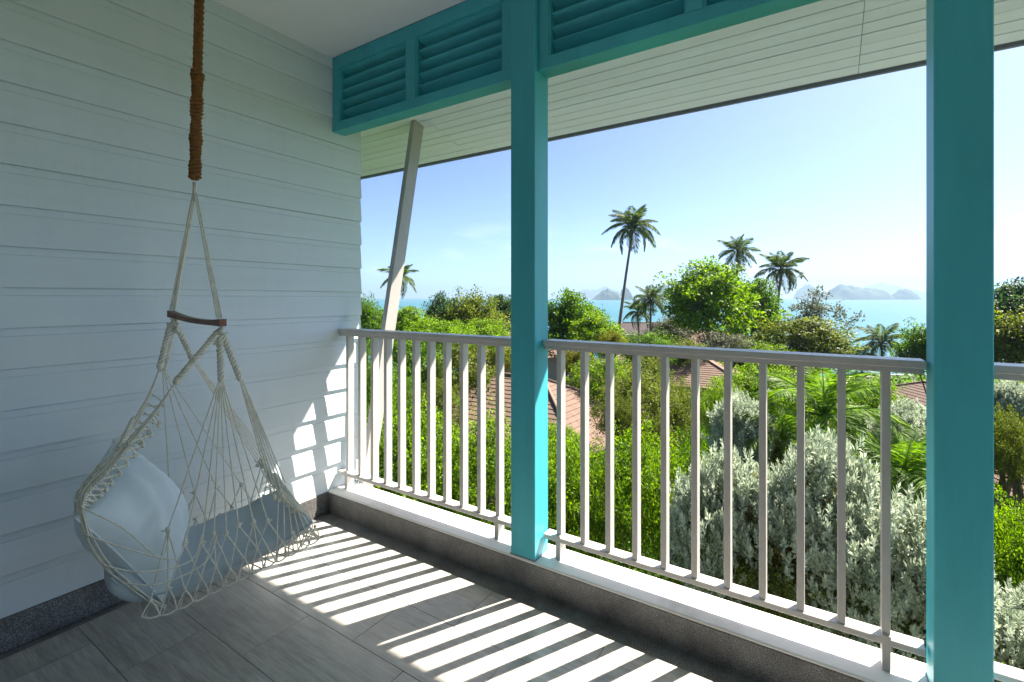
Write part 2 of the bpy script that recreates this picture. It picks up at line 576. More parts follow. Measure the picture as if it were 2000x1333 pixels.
for k in range(1, 4):
    o = MB().prism(prof, 'y', Y_OUT + 0.003, WY1).build('board', M['siding'], wall)
    o.location = (0, 0, 0.132 - 0.169 * k)

cl = MB().box(-2.83, FLOOR_X1, BACK_Y, 2.069, CEIL, CEIL + 0.15).build('ceiling', M['ceiling'])
tag(cl, 'plain off white balcony ceiling', kind='structure')
bw = MB().box(-2.83, FLOOR_X1, BACK_Y - 0.15, BACK_Y - 0.001, -0.3, CEIL + 0.1).build('back_wall', M['plaster'])
tag(bw, 'pale plaster house wall behind the balcony', kind='structure')

# columns
COLX = [(-1.338, -1.196), (0.296, 0.437), (1.93, 2.072)]
col_lab = ['teal painted square column between the two full railing panels, nearer the swing',
           'wide teal painted square column at the right, closest to the viewer',
           'teal painted square column beyond the right edge']
for (x0, x1), lb in zip(COLX[:2], col_lab):
    r = thing('column', lb, 'column', ((x0 + x1) / 2, 2.109, KERB_Z), group='teal balcony columns')
    w = (x1 - x0) / 2
    MB().box(-w, w, -0.069, 0.069, 0.001, CEIL - KERB_Z - 0.001, 0.0035).build('shaft', M['teal'], r)
    MB().box(-w - 0.002, w + 0.002, -0.071, 0.071, 0.0, 0.006).build('base_joint', M['fascia'], r)

# louvred transom panels between the columns
def transom(x0, x1, opens, label):
    r = thing('louvre_transom', label, 'louvre', ((x0 + x1) / 2, 2.12, 2.57), group='teal louvre transoms')
    ox, oy, oz = (x0 + x1) / 2, 2.12, 2.57

    def bx(name, a, b, c, d, e, f, bev=0.002):
        return MB().box(a - ox, b - ox, c - oy, d - oy, e - oz, f - oz, bev).build(name, M['teal'], r)
    bx('bottom_rail', x0, x1, 2.07, 2.171, 2.57, 2.626)
    bx('top_rail', x0, x1, 2.07, 2.171, 2.992, CEIL - 0.001)
    edges = [x0] + [e for op in opens for e in op] + [x1]
    for a, b in zip(edges[::2], edges[1::2]):
        a2 = a if a == x0 else a + 0.009
        b2 = b if b == x1 else b - 0.009
        if b2 - a2 > 0.004:
            bx('stile', a2, b2, 2.0705, 2.1705, 2.6262, 2.9918)
    for a, b in opens:
        mb = MB()
        for q in ((a - 0.009, a, 2.6262, 2.9918), (b, b + 0.009, 2.6262, 2.9918)):
            mb.box(q[0] - ox, q[1] - ox, 2.080 - oy, 2.162 - oy, q[2] - oz, q[3] - oz)
        for z0, z1 in ((2.6262, 2.635), (2.982, 2.9918)):
            mb.box(a - ox, b - ox, 2.080 - oy, 2.162 - oy, z0 - oz, z1 - oz)
        fr = mb.build('moulding', M['teal'], r)
        MB().box(a - ox, b - ox, 2.1655 - oy, 2.1685 - oy, 2.6265 - oz, 2.9915 - oz).build('gap_shade_panel', M['gap_shade'], r)  # added dark sheet: blocks light from behind and paints the slat gaps as shade
        n = 5
        sl = MB().box(a + 0.0015, b - 0.0015, -0.045, 0.045, -0.004, 0.004, 0.002)
        sm = sl.mesh('slat', M['teal'])
        for i in range(n):
            z = 2.635 + 0.012 + (i + 0.42) * (0.347 / n)
            s = link('slat', sm, r, (-ox, 2.121 - oy, z - oz))
            s.rotation_euler = (math.radians(-42), 0, 0)
    return r


transom(-2.813, -1.340, [(-2.734, -2.124), (-2.025, -1.419)], 'teal louvred transom above the left opening, running to the siding wall')
transom(-1.194, 0.294, [(-1.129, -0.493), (-0.406, 0.225)], 'teal louvred transom over the middle opening between both columns')

# railings
def railing(x0, x1, bal_x, label, feet):
    r = thing('railing', label, 'railing', ((x0 + x1) / 2, 2.15, KERB_Z), group='pale metal balcony railings')
    ox, oy, oz = (x0 + x1) / 2, 2.15, KERB_Z

    def bx(name, a, b, c, d, e, f, bev):
        return MB().box(a - ox, b - ox, c - oy, d - oy, e - oz, f - oz, bev).build(name, M['rail'], r)
    bx('handrail', x0, x1, 2.105, 2.205, 1.2005, 1.226, 0.003)
    bx('top_bar', x0 + 0.006, x1 - 0.006, 2.121, 2.177, 1.180, 1.200, 0.0015)
    bx('bottom_rail', x0, x1, 2.112, 2.176, 0.228, 0.251, 0.002)
    full = MB().box(0, 0.025, 2.1215 - oy, 2.1715 - oy, 0.2512 - oz, 1.1798 - oz, 0.0015).mesh('baluster', M['rail'])
    for i, x in enumerate(bal_x):
        link('baluster', full, r, (x - ox, 0, 0))
        if i in feet:
            o = MB().box(0, 0.025, 2.1115 - oy, 2.1715 - oy, 0.001, 0.2278 - oz, 0.0015).build('foot', M['rail'], r)
            o.location = (x - ox, 0, 0)
            o = MB().box(-0.0006, 0.0256, 2.1108 - oy, 2.1225 - oy, 0.2278 - oz, 0.262 - oz, 0.001).build('foot_plate', M['rail'], r)
            o.location = (x - ox, 0, 0)


railing(-2.808, -1.341, [-2.737 + 0.1247 * i for i in range(11)], 'pale railing panel between the siding wall and the nearer teal column', (0, 10))
railing(-1.188, 0.288, [-1.118 + 0.1287 * i for i in range(11)], 'pale railing panel in the middle between the two teal columns', (0, 10))
railing(0.440, 1.92, [0.555 + 0.1287 * i for i in range(11)], 'short visible end of pale railing at the far right edge', (0, 10))

# eave: sloping soffit of narrow planks
EY, EZ, SLOPE = 3.32, 2.700, 0.26
eave = thing('roof_eave', 'overhanging roof eave with a pale grooved plank soffit', 'roof', (0, EY, EZ))
pw = 0.0785
ang = math.atan(SLOPE)
n_pl = 15
cuts = [-6.5, -2.62, 0.16, 2.9, 6.0]
for i in range(n_pl):
    for a, b in zip(cuts, cuts[1:]):
        g = 0.0035 if i % 3 else 0.005
        me = MB().box(a + 0.0012, b - 0.0012, -pw + g, 0, 0, 0.012, 0.0012).mesh('plank', M['soffit'])
        o = link('plank', me, eave, (0, -i * pw * math.cos(ang), i * pw * math.sin(ang) + random.uniform(-0.0008, 0.0008)))
        o.rotation_euler = (-ang, 0, 0)
back_y = EY - n_pl * pw * math.cos(ang)
roofp = [(0.02, 0.004), (0.02, 0.15), (-4.6, 1.35), (-4.6, 0.62), (-1.148, 0.62), (-1.146, 0.0145 + 1.146 * SLOPE), (-0.004, 0.0145)]
MB().prism(roofp, 'x', -6.5, 6.0).build('roof_deck', M['fascia'], eave)
MB().box(-6.5, 6.0, 0.0215, 0.04, -0.018, 0.16, 0.002).build('fascia', M['fascia'], eave)

# slanted brace outside the rail
br = thing('eave_brace', 'slanted pale square brace rising from the rail corner to the eave soffit', 'brace', (-2.73, 2.27, 0.0))
def brace_poly():
    d = 0.1875
    z0, z1 = -0.9, 2.86
    y = lambda z: (z - 0.28) * d
    return [(y(z0), z0), (y(z1), z1), (y(z1) + 0.10, z1 - 0.026), (y(z0) + 0.10, z0)]
MB().prism(brace_poly(), 'x', -0.022, 0.022).build('post', M['brace'], br)
MB().box(-0.06, 0.06, -0.016, 0.10, -0.20, -0.03, 0.003).build('bracket', M['brace'], br)
sl = MB().box(-2.95, FLOOR_X1, BACK_Y - 0.15, Y_OUT - 0.006, -4.6, -0.302).build('lower_storey', M['plaster'])
tag(sl, 'pale lower storey of the house under the balcony', kind='structure')

# ------------------------------------------------------------------ hanging chair
SWX, SWY = -2.31, 1.0
sw = thing('hanging_chair', 'macrame cord hanging chair on a jute rope beside the siding wall', 'hanging chair', (SWX, SWY, 0))


def S(p):            # world -> chair space
    return (p[0] - SWX, p[1] - SWY, p[2])


def coil(zlo, zhi, r, turns, wr, x0, jit=0.0):
    pts = []
    n = int(turns * 10)
    for i in range(n + 1):
        t = i / n
        a = 2 * math.pi * turns * t
        rr = r * (1 + jit * math.sin(t * 37.0) * 0.5 + jit * random.uniform(-.3, .3))
        pts.append((x0(t)[0] + rr * math.cos(a), x0(t)[1] + rr * math.sin(a), zlo + (zhi - zlo) * t))
    return pts


# rope: slightly leaning line from hook to ceiling
def rope_axis(z):
    t = (z - 1.95) / (CEIL - 1.95)
    return (0.06 * t, 0.0 + 0.0 * t)


up = MB()
z0r, z1r = 2.40, CEIL - 0.02
for s in range(3):
    pts = []
    for i in range(121):
        t = i / 120
        z = z0r + (z1r - z0r) * t
        a = 2 * math.pi * (s / 3 + 9 * t)
        ax = rope_axis(z)
        pts.append((ax[0] + 0.0095 * math.cos(a), ax[1] + 0.0095 * math.sin(a), z))
    up.tube(pts, 0.0105, 6)
o = up.build('hanging_rope', M['jute'], sw, True)
tag(o, 'brown twisted jute rope')
cb = MB()
core = [(rope_axis(z)[0], rope_axis(z)[1], z) for z in np.linspace(1.955, 2.42, 12)]
cb.tube(core, 0.016, 8)
pts = []
N = 380
for i in range(N + 1):
    t = i / N
    z = 1.962 + (2.425 - 1.962) * t
    a = 2 * math.pi * 30 * t
    rr = 0.0170 + 0.0025 * math.sin(t * 21) + 0.0015 * math.sin(t * 53 + 1)
    ax = rope_axis(z)
    pts.append((ax[0] + rr * math.cos(a), ax[1] + rr * math.sin(a), z + 0.004 * math.sin(a + t * 9)))
cb.tube(pts, 0.0078, 6)
wrap = cb.build('rope_wrap', M['jute'], sw, True)
fz = MB()                                             # loose fibres
for i in range(46):
    z = random.uniform(1.97, 2.95); a = random.uniform(0, 6.28)
    ax = rope_axis(z); r0 = 0.019
    p0 = Vector((ax[0] + r0 * math.cos(a), ax[1] + r0 * math.sin(a), z))
    p1 = p0 + Vector((math.cos(a) * random.uniform(.006, .022), math.sin(a) * random.uniform(.006, .02), random.uniform(-.012, .018)))
    fz.tube([p0, p1], 0.0007, 3, False)
tag(fz.build('loose_fibre', M['jute'], wrap), kind='stuff')
cm = MB().box(-0.035, 0.035, -0.035, 0.035, CEIL - 0.0215, CEIL - 0.0005, 0.004)
o = cm.build('ceiling_mount', M['steel'], sw)
o.location = (rope_axis(CEIL)[0], rope_axis(CEIL)[1], 0)
hk = MB()
hk.tube([(0.011 * math.sin(a), 0, 1.945 + 0.024 * math.cos(a)) for a in np.linspace(0, 2 * math.pi, 19)], 0.0028, 6)
hk.build('hook', M['steel'], sw, True)

CR = 0.0028
NN = Vector((0.215, 0.0, 1.338)); NF = Vector((-0.21, 0.0, 1.366))       # bar ends (near, far)
AP = Vector((0, 0, 1.915))
# spreader bar: shallow arched wooden bar with square notched ends
bar = MB()
n = 12
vs, fs = [], []
for i in range(n + 1):
    t = i / n
    p = NF.lerp(NN, t) + Vector((-0.028 + 0.056 * t, 0, 0.0))
    arch = -0.012 * math.sin(math.pi * t)
    hh = 0.010 + 0.005 * (abs(t - 0.5) * 2) ** 3
    for y, z in ((-0.014, -hh), (0.014, -hh), (0.014, hh), (-0.014, hh)):
        vs.append((p.x, p.y + y, p.z + z + arch))
for i in range(n):
    for j in range(4):
        fs.append((i * 4 + j, i * 4 + (j + 1) % 4, i * 4 + 4 + (j + 1) % 4, i * 4 + 4 + j))
fs += [(0, 1, 2, 3), (n * 4 + 3, n * 4 + 2, n * 4 + 1, n * 4)]
bar.add(vs, fs)
bar.build('spreader_bar', M['wood'], sw)


def cord(mb, a, b, sag=0.0, r=CR, n=5, wob=0.0):
    a, b = Vector(a), Vector(b)
    pts = []
    for i in range(n + 1):
        t = i / n
        p = a.lerp(b, t)
        p.z -= sag * 4 * t * (1 - t)
        if 0 < i < n and wob:
            p += Vector((random.uniform(-wob, wob), random.uniform(-wob, wob), 0))
        pts.append(p)
    mb.tube(pts, r, 5, False)
    return pts


def path(mb, pts, r=CR, sub=4):
    """smooth cord through points"""
    P_ = [Vector(p) for p in pts]
    out = []
    for i in range(len(P_) - 1):
        p0, p1, p2, p3 = P_[max(i - 1, 0)], P_[i], P_[i + 1], P_[min(i + 2, len(P_) - 1)]
        for s in range(sub):
            t = s / sub
            out.append(0.5 * ((2 * p1) + (p2 - p0) * t + (2 * p0 - 5 * p1 + 4 * p2 - p3) * t * t + (3 * p1 - p0 - 3 * p2 + p3) * t ** 3))
    out.append(P_[-1])
    mb.tube(out, r, 5, False)


def braid(mb, a, b, r=0.0075, strands=3, turns=None, spread=1.0):
    a, b = Vector(a), Vector(b)
    L = (b - a).length
    turns = turns or L / 0.05
    t0 = (b - a).normalized()
    nx = t0.orthogonal().normalized(); ny = t0.cross(nx)
    n = max(10, int(turns * 9))
    for s in range(strands):
        pts = []
        for i in range(n + 1):
            t = i / n
            w = 2 * math.pi * (turns * t + s / strands)
            pts.append(a.lerp(b, t) + nx * math.cos(w) * r * spread + ny * math.sin(w) * r * spread)
        mb.tube(pts, r * 0.78, 5, False)


def knot(mb, p, r=0.008):
    mb.ball(p, r, 7, 5, (1, 1, 1.35))
    p = Vector(p)
    for k in range(2):
        mb.tube([p + Vector((random.uniform(-r, r), random.uniform(-r, r), random.uniform(-r, r))),
                 p + Vector((random.uniform(-2, 2) * r, random.uniform(-2, 2) * r, random.uniform(-1.5, 1.5) * r))], CR * 1.1, 5, True)


# upper yoke: bundles from the hook to both bar ends
yk = MB()
for E_, sgn in ((NN, 1), (NF, -1)):
    for i in range(6):
        off = Vector((random.uniform(-.012, .012), (i - 2.5) * 0.005, 0.018))
        top = AP + Vector((random.uniform(-.004, .004), (i - 2.5) * 0.0018, -0.01 * (i % 2)))
        cord(yk, top, E_ + off, 0, CR * 1.05, 6, 0.0012)
yk.tube([AP + Vector((0, 0, 0.03)), AP + Vector((0, 0, -0.05))], 0.009, 8)
yk.build('yoke_cord', M['cord'], sw, True)
for E_ in (NN, NF):
    wk = MB()
    for k in range(7):
        knot(wk, E_ + Vector((random.uniform(-.022, .022), random.uniform(-.018, .018), -0.03 - 0.008 * k)), 0.011)
    wk.build('bar_knot', M['cord'], sw, True)


def seat_z(y):         # underside of the sling along the chair's depth (y in chair space)
    return 0.262 + 0.03 * max(0, (y - 0.30) / 0.15) ** 2 * 0.4 + (0.045 * ((-0.18 - y) / 0.12) ** 2 if y < -0.18 else 0)


XN, XF = 0.262, -0.245        # near and far edges of the seat
BTN, BTF = Vector((0.235, -0.383, 0.835)), Vector((-0.195, -0.235, 0.80))


def SH(x):                    # the far side of the sling hangs further forward
    return 0.30 * (XN - x)


for side, E_, xe, BT in (('near', NN, XN, BTN), ('far', NF, XF, BTF)):
    mb = MB()
    s = 1 if side == 'near' else -1
    # (a) bundle to the back top corner, wrapped with a braid at its start
    if side == 'near':
        line = [(0.22, -0.159, 1.119), (0.225, -0.236, 1.007), (0.23, -0.316, 0.914), (0.235, -0.383, 0.835), (0.24, -0.432, 0.791),
                (0.25, -0.450, 0.748), (0.26, -0.437, 0.652), (0.26, -0.39, 0.529), (0.26, -0.333, 0.44), (0.26, -0.265, 0.345), (0.255, -0.21, 0.285)]
    else:
        line = [(-0.19, -0.06, 1.13), (-0.19, -0.10, 1.02), (-0.19, -0.155, 0.92), (-0.19, -0.20, 0.85), (-0.195, -0.245, 0.79),
                (-0.21, -0.27, 0.70), (-0.235, -0.26, 0.60), (-0.245, -0.23, 0.50), (-0.245, -0.19, 0.42), (-0.245, -0.13, 0.34), (-0.245, -0.07, 0.285)]
    line = [Vector(p) for p in line]
    a1 = line[0].copy()
    braid(mb, E_ + Vector((0, -0.01, -0.045)), a1, 0.0078)
    knot(mb, a1, 0.012)
    for i in range(9):
        w = [0, .4, .8, 1, 1, 1, 1, 1, .8, .6, .4]
        ox, oy, oz = -s * random.uniform(0, 0.03), random.uniform(-.006, .012), random.uniform(-.016, .016)
        cut = len(line) if i < 5 else 7
        path(mb, [p + Vector((ox, oy, oz)) * w[k] for k, p in enumerate(line[:cut])], CR, 5)
    # mesh strip hanging under the bundle
    for k in range(1, 5):
        A, B = line[k], line[k + 1]
        for q in range(3):
            p = A.lerp(B, q / 3)
            pe = p + Vector((-s * 0.05, 0.035, -0.055))
            path(mb, [p, p.lerp(pe, .5) + Vector((0, 0, .008)), pe, A.lerp(B, (q + 1.6) / 3)], CR * 1.1, 3)
            knot(mb, pe, 0.008)
    for k in range(4):                                   # long cords wrapping the pillow's flank
        a0 = line[5 + k] if k < 4 else line[8]
        path(mb, [a0, Vector((xe + s * 0.03, a0.y + 0.10, a0.z - 0.10 + 0.02 * k)), Vector((xe + s * 0.03, -0.24 + 0.05 * k + (0 if s > 0 else .15), 0.50 - 0.03 * k)),
                  Vector((xe + s * 0.006, -0.20 + 0.055 * k + (0 if s > 0 else .15), 0.575 - 0.03 * k))], CR, 5)
    # (b) fan to the knots along the seat edge
    k1 = Vector((E_.x + s * 0.012, 0.0 + 0.0, 1.105)) if side == 'near' else Vector((E_.x - 0.01, -0.03, 1.12))
    braid(mb, E_ + Vector((0, 0, -0.05)), k1, 0.0078)
    knot(mb, k1, 0.012)
    ys = [-0.205, -0.15, -0.09, -0.045, 0.005, 0.055, 0.115, 0.175]
    zs = [0.575, 0.500, 0.475, 0.495, 0.475, 0.488, 0.480, 0.462]
    ktop = []
    if side == 'far':
        ys, zs = ys[1::2] , zs[1::2]
    for i, (y, z) in enumerate(zip(ys, zs)):
        p = Vector((xe + s * 0.006 * math.sin(i), y + SH(xe), z))
        cord(mb, k1 + Vector((0, 0.002 * (i - 4), -0.008)), p, 0.0, CR, 5, 0.001)
        knot(mb, p, 0.0095)
        ktop.append(p)
    # diamond net below the knots, down to the seat underside
    yb = [-0.285 + 0.0555 * i for i in range(14)]
    bot = [Vector((xe - s * 0.005, y + SH(xe), seat_z(y))) for y in yb]
    midn = []
    for i in range(13):
        y = (yb[i] + yb[i + 1]) / 2
        p = Vector((xe + s * 0.006, y - 0.004 + SH(xe), 0.345 + 0.022 * math.sin(i * 2.1)))
        midn.append(p)
        path(mb, [p, p.lerp(bot[i], 0.5) + Vector((s * .004, -.004, 0)), bot[i]], CR, 3)
        path(mb, [p, p.lerp(bot[i + 1], 0.5) + Vector((s * .004, .004, 0)), bot[i + 1]], CR, 3)
        knot(mb, p, 0.0062)
    for i, p in enumerate(ktop):
        j = min(12, max(0, int(round((p.y - SH(xe) + 0.257) / 0.0555))))
        cord(mb, p, midn[max(0, j - 1)], 0, CR)
        cord(mb, p, midn[min(12, j + 1)], 0, CR)
        if i % 3 == 0:
            cord(mb, p, midn[j], 0, CR)
    for i in range(13):
        path(mb, [bot[i], (bot[i] + bot[i + 1]) / 2 + Vector((0, 0, -0.008)), bot[i + 1]], CR * 1.2, 3)
    # (c) bundle to the front edge
    k2 = Vector((E_.x + s * 0.012, 0.075, 1.10)) if side == 'near' else Vector((E_.x - 0.012, 0.085, 1.15))
    braid(mb, E_ + Vector((0, 0.012, -0.05)), k2, 0.0078)
    knot(mb, k2, 0.012)
    fk = Vector((xe - s * 0.012, 0.235, 0.575)) if side == 'near' else Vector((xe, 0.44, 0.56))
    for i in range(6):
        cord(mb, k2 + Vector((0, 0.002 * i, -0.008)), fk + Vector((s * 0.004 * (i - 3), 0.009 * (i - 2), 0.012 * (i - 3))), 0, CR, 5, 0.001)
    for k in range(6):
        knot(mb, fk + Vector((random.uniform(-.016, .016), random.uniform(-.02, .02), random.uniform(-.05, .0))), 0.0105)
    fe = Vector((xe - s * 0.02, 0.355, 0.43)) if side == 'near' else Vector((xe + 0.03, 0.50, 0.40))
    for i in range(5):
        o_ = Vector((s * 0.004 * i, 0.012 * (i - 2), 0.01 * (2 - i)))
        path(mb, [fk + o_ * 0.6, fk.lerp(fe, 0.5) + o_ * 1.6 + Vector((0, 0.01 * math.sin(i * 2), -0.012)), fe + o_], CR, 5)
    braid(mb, fk + Vector((0, .01, -.03)), fe, 0.008)
    # cords from the front bundle to the underside
    for i in range(6):
        t = i / 5
        y = 0.20 + 0.21 * t
        cord(mb, fk.lerp(fe, t) + Vector((0, 0, -0.012)), (xe - s * 0.006, y + 0.02 + SH(xe) * .8, seat_z(y) + 0.004), 0, CR)
    mb.build('side_net', M['cord'], sw, True)

# underside lattice below the pad
un = MB()
for i in range(14):
    y = -0.285 + 0.0555 * i
    for d in (-1, 1):
        y2 = min(0.44, max(-0.285, y + d * 0.16))
        path(un, [(XF, y + SH(XF), seat_z(y)), (0, (y + y2) / 2 + SH(0), (seat_z(y) + seat_z(y2)) / 2 - 0.012), (XN, y2, seat_z(y2))], CR, 4)
un.build('underside_net', M['cord'], sw, True)

# back net between the two side bundles, above and behind the pillow
bk = MB()
ln_n = [Vector(p) for p in [(0.23, -0.316, 0.914), (0.235, -0.383, 0.835), (0.25, -0.450, 0.748), (0.26, -0.437, 0.652), (0.26, -0.39, 0.529), (0.26, -0.30, 0.40)]]
ln_f = [Vector(p) for p in [(-0.19, -0.155, 0.92), (-0.19, -0.20, 0.85), (-0.20, -0.265, 0.75), (-0.23, -0.262, 0.62), (-0.245, -0.23, 0.50), (-0.245, -0.15, 0.37)]]
grid = []
for q in range(6):
    m = 6
    sag = [0.085, 0.05, 0.02, 0.01, 0, 0][q]
    line = [ln_n[q].lerp(ln_f[q], i / m) + Vector((0, -0.045 * math.sin(math.pi * i / m), -sag * math.sin(math.pi * i / m))) for i in range(m + 1)]
    grid.append(line)
    path(bk, line, CR * (1.5 if q == 0 else 1.0), 3)
for q in range(5):
    for i in range(6):
        mid = (grid[q][i] + grid[q + 1][i + 1]) / 2
        path(bk, [grid[q][i], mid + Vector((0, -0.004, 0)), grid[q + 1][i + 1]], CR, 2)
        path(bk, [grid[q][i + 1], (grid[q][i + 1] + grid[q + 1][i]) / 2, grid[q + 1][i]], CR, 2)
        knot(bk, mid, 0.0065)
braid(bk, grid[0][0], grid[0][2], 0.007)
braid(bk, grid[0][6], grid[0][4], 0.007)
bk.build('back_net', M['cord'], sw, True)

# front net over the rolled end of the pad
fn = MB()
for i in range(7):
    t = i / 6
    x = XN - 0.02 + (XF + 0.05 - XN) * t
    dy = -0.03 + 0.11 * t
    path(fn, [(x, 0.33 + dy, 0.445), (x - 0.01, 0.40 + dy, 0.43), (x, 0.435 + dy, 0.37), (x + 0.01, 0.425 + dy, 0.31), (x, 0.37 + dy, 0.265)], CR, 4)
    if i < 6:
        x2 = XN - 0.02 + (XF + 0.05 - XN) * (t + 1 / 6)
        path(fn, [(x, 0.33 + dy, 0.45), ((x + x2) / 2, 0.405 + dy, 0.437), (x2, 0.45 + dy, 0.38), ((x + x2) / 2, 0.445 + dy, 0.32), (x, 0.39 + dy, 0.265)], CR, 4)
braid(fn, (XN - 0.02, 0.345, 0.435), (XF + 0.03, 0.485, 0.47), 0.010, 3)
fn.build('front_net', M['cord'], sw, True)


# seat pad: one long padded mat, seat and back in a curve
def sweep_pad(name, prof_yz, half_w, half_t, mat, parent=None, loc=(0, 0, 0), nW=26):
    pr = [Vector((0, y, z)) for y, z in prof_yz]
    # resample smoothly
    pts = []
    for i in range(len(pr) - 1):
        p0, p1, p2, p3 = pr[max(i - 1, 0)], pr[i], pr[i + 1], pr[min(i + 2, len(pr) - 1)]
        for s in range(8):
            t = s / 8
            pts.append(0.5 * ((2 * p1) + (p2 - p0) * t + (2 * p0 - 5 * p1 + 4 * p2 - p3) * t * t + (3 * p1 - p0 - 3 * p2 + p3) * t ** 3))
    pts.append(pr[-1])
    L = [0]
    for a, b in zip(pts, pts[1:]):
        L.append(L[-1] + (b - a).length)
    tot = L[-1]
    vs, fs = [], []
    K = 28
    for i, p in enumerate(pts):
        t = (pts[min(i + 1, len(pts) - 1)] - pts[max(i - 1, 0)]).normalized()
        nrm = Vector((0, -t.z, t.y))
        e = min(L[i], tot - L[i]) / 0.05
        k = math.sqrt(max(0.0, 1 - (1 - min(1, e)) ** 2)) * 0.92 + 0.08
        for j in range(K):
            a = 2 * math.pi * j / K
            ca, sa = math.cos(a), math.sin(a)
            x = math.copysign(abs(ca) ** 0.32, ca) * half_w * (0.94 + 0.06 * k)
            q = math.copysign(abs(sa) ** 0.72, sa) * half_t * k
            q += 0.004 * math.sin(L[i] * 31 + x * 9) * k + 0.003 * math.sin(L[i] * 13 - x * 25) * k
            vs.append(p + nrm * q + Vector((x + 0.004 * math.sin(L[i] * 23), SH(x), 0)))
    for i in range(len(pts) - 1):
        for j in range(K):
            fs.append((i * K + j, i * K + (j + 1) % K, (i + 1) * K + (j + 1) % K, (i + 1) * K + j))
    fs.append(tuple(reversed(range(K)))); fs.append(tuple(range((len(pts) - 1) * K, len(pts) * K)))
    mb = MB(); mb.add(vs, fs)
    o = mb.build(name, mat, parent, True)
    o.location = loc
    return o, pts


pad = thing('seat_pad', 'slate blue padded mat lining the seat of the hanging chair', 'cushion', (SWX, SWY, 0))
prof_pad = [(-0.375, 0.475), (-0.335, 0.415), (-0.265, 0.355), (-0.12, 0.322), (0.06, 0.318), (0.22, 0.325), (0.34, 0.34), (0.405, 0.36)]
o, _ = sweep_pad('mat', prof_pad, 0.243, 0.047, M['seatpad'], pad)
for s in (-1, 1):
    pp = MB()
    path(pp, [(s * 0.244, y + SH(s * 0.244), z) for y, z in prof_pad], 0.0045, 8)
    pp.build('piping', M['seatpad'], pad, True)


# throw pillow: soft square with pinched corners and seam
def pillow(name, label, size, thick, mat, loc, rot):
    root = thing(name, label, 'pillow', loc)
    root.rotation_euler = rot
    n = 40
    vs, fs = [], []
    rim = []
    for sgn in (1, -1):
        base = len(vs)
        for i in range(n + 1):
            for j in range(n + 1):
                u, v = -1 + 2 * i / n, -1 + 2 * j / n
                px = u * (1 - 0.075 * (1 - v * v)) * size
                py = v * (1 - 0.075 * (1 - u * u)) * size
                h = ((1 - u ** 2) * (1 - v ** 2)) ** 0.42 * thick
                r = math.hypot(u, v)
                edge = (1 - abs(u)) * (1 - abs(v))
                h += 0.010 * math.sin(u * 6 + v * 9 + sgn) * (1 - (1 - min(1, edge * 3)) ** 2) * 0.7
                wr = math.exp(-((u + 0.75) ** 2 + (v - 0.8) ** 2) * 4) * math.sin((u - v) * 26) * 0.006 + \
                    math.exp(-((u - 0.8) ** 2 + (v - 0.6) ** 2) * 4) * math.sin((u + v) * 22) * 0.005 + \
                    math.exp(-((u + 0.1) ** 2 + (v + 0.75) ** 2) * 5) * math.sin(u * 21 + v * 4) * 0.0045
                h += wr * (1 - (1 - min(1, edge * 4)) ** 2)
                px += 0.004 * math.sin(v * 14) * (abs(u) > 0.99)
                vs.append((px, py, sgn * max(h, 0)))
        for i in range(n):
            for j in range(n):
                a = base + i * (n + 1) + j
                q = (a, a + n + 1, a + n + 2, a + 1)
                fs.append(q if sgn > 0 else tuple(reversed(q)))
    mb = MB(); mb.add(vs, fs)
    mb.build('cover', mat, root, True)
    ring = []
    for k in range(4):
        for i in range(24):
            t = -1 + 2 * i / 24
            u, v = [(t, -1), (1, t), (-t, 1), (-1, -t)][k]
            ring.append((u * (1 - 0.075 * (1 - v * v)) * size * 1.004, v * (1 - 0.075 * (1 - u * u)) * size * 1.004, 0))
    ring.append(ring[0])
    MB().tube(ring, 0.0032, 6, False).build('seam', mat, root, True)
    return root


pl = pillow('throw_pillow', 'pale blue square throw pillow propped against the back of the hanging chair', 0.24, 0.125, M['pillow'],
            (SWX + 0.045, SWY - 0.225, 0.578), (0, 0, 0))
ax_a = Vector((0, 0.52, -0.853)).normalized()
ax_b = Vector((-0.80, 0.60, 0.03)); ax_b = (ax_b - ax_a * ax_b.dot(ax_a)).normalized()
ax_n = ax_a.cross(ax_b)
pl.rotation_mode = 'QUATERNION'
pl.rotation_quaternion = Matrix((ax_a, ax_b, ax_n)).transposed().to_quaternion()

# ------------------------------------------------------------------ land, sea, islands, air
GD = [(-60, -4.6), (0, -4.8), (12, -5.6), (22, -7.1), (32, -7.9), (45, -9.0), (60, -10.7), (80, -12.7), (91, -13.75), (97, -14.3), (125, -17)]
SEA = -14.0


def ground_z(x, y):
    d = -SY * x + CY * y
    l = CY * x + SY * y
    d = d + 4 * math.sin(l * 0.03 + 1.0)
    for (a, za), (b, zb) in zip(GD, GD[1:]):
        if d <= b:
            t = max(0, (d - a) / (b - a))
            return za + (zb - za) * t + 0.18 * math.sin(x * 0.31) * math.cos(y * 0.27)
    return GD[-1][1]


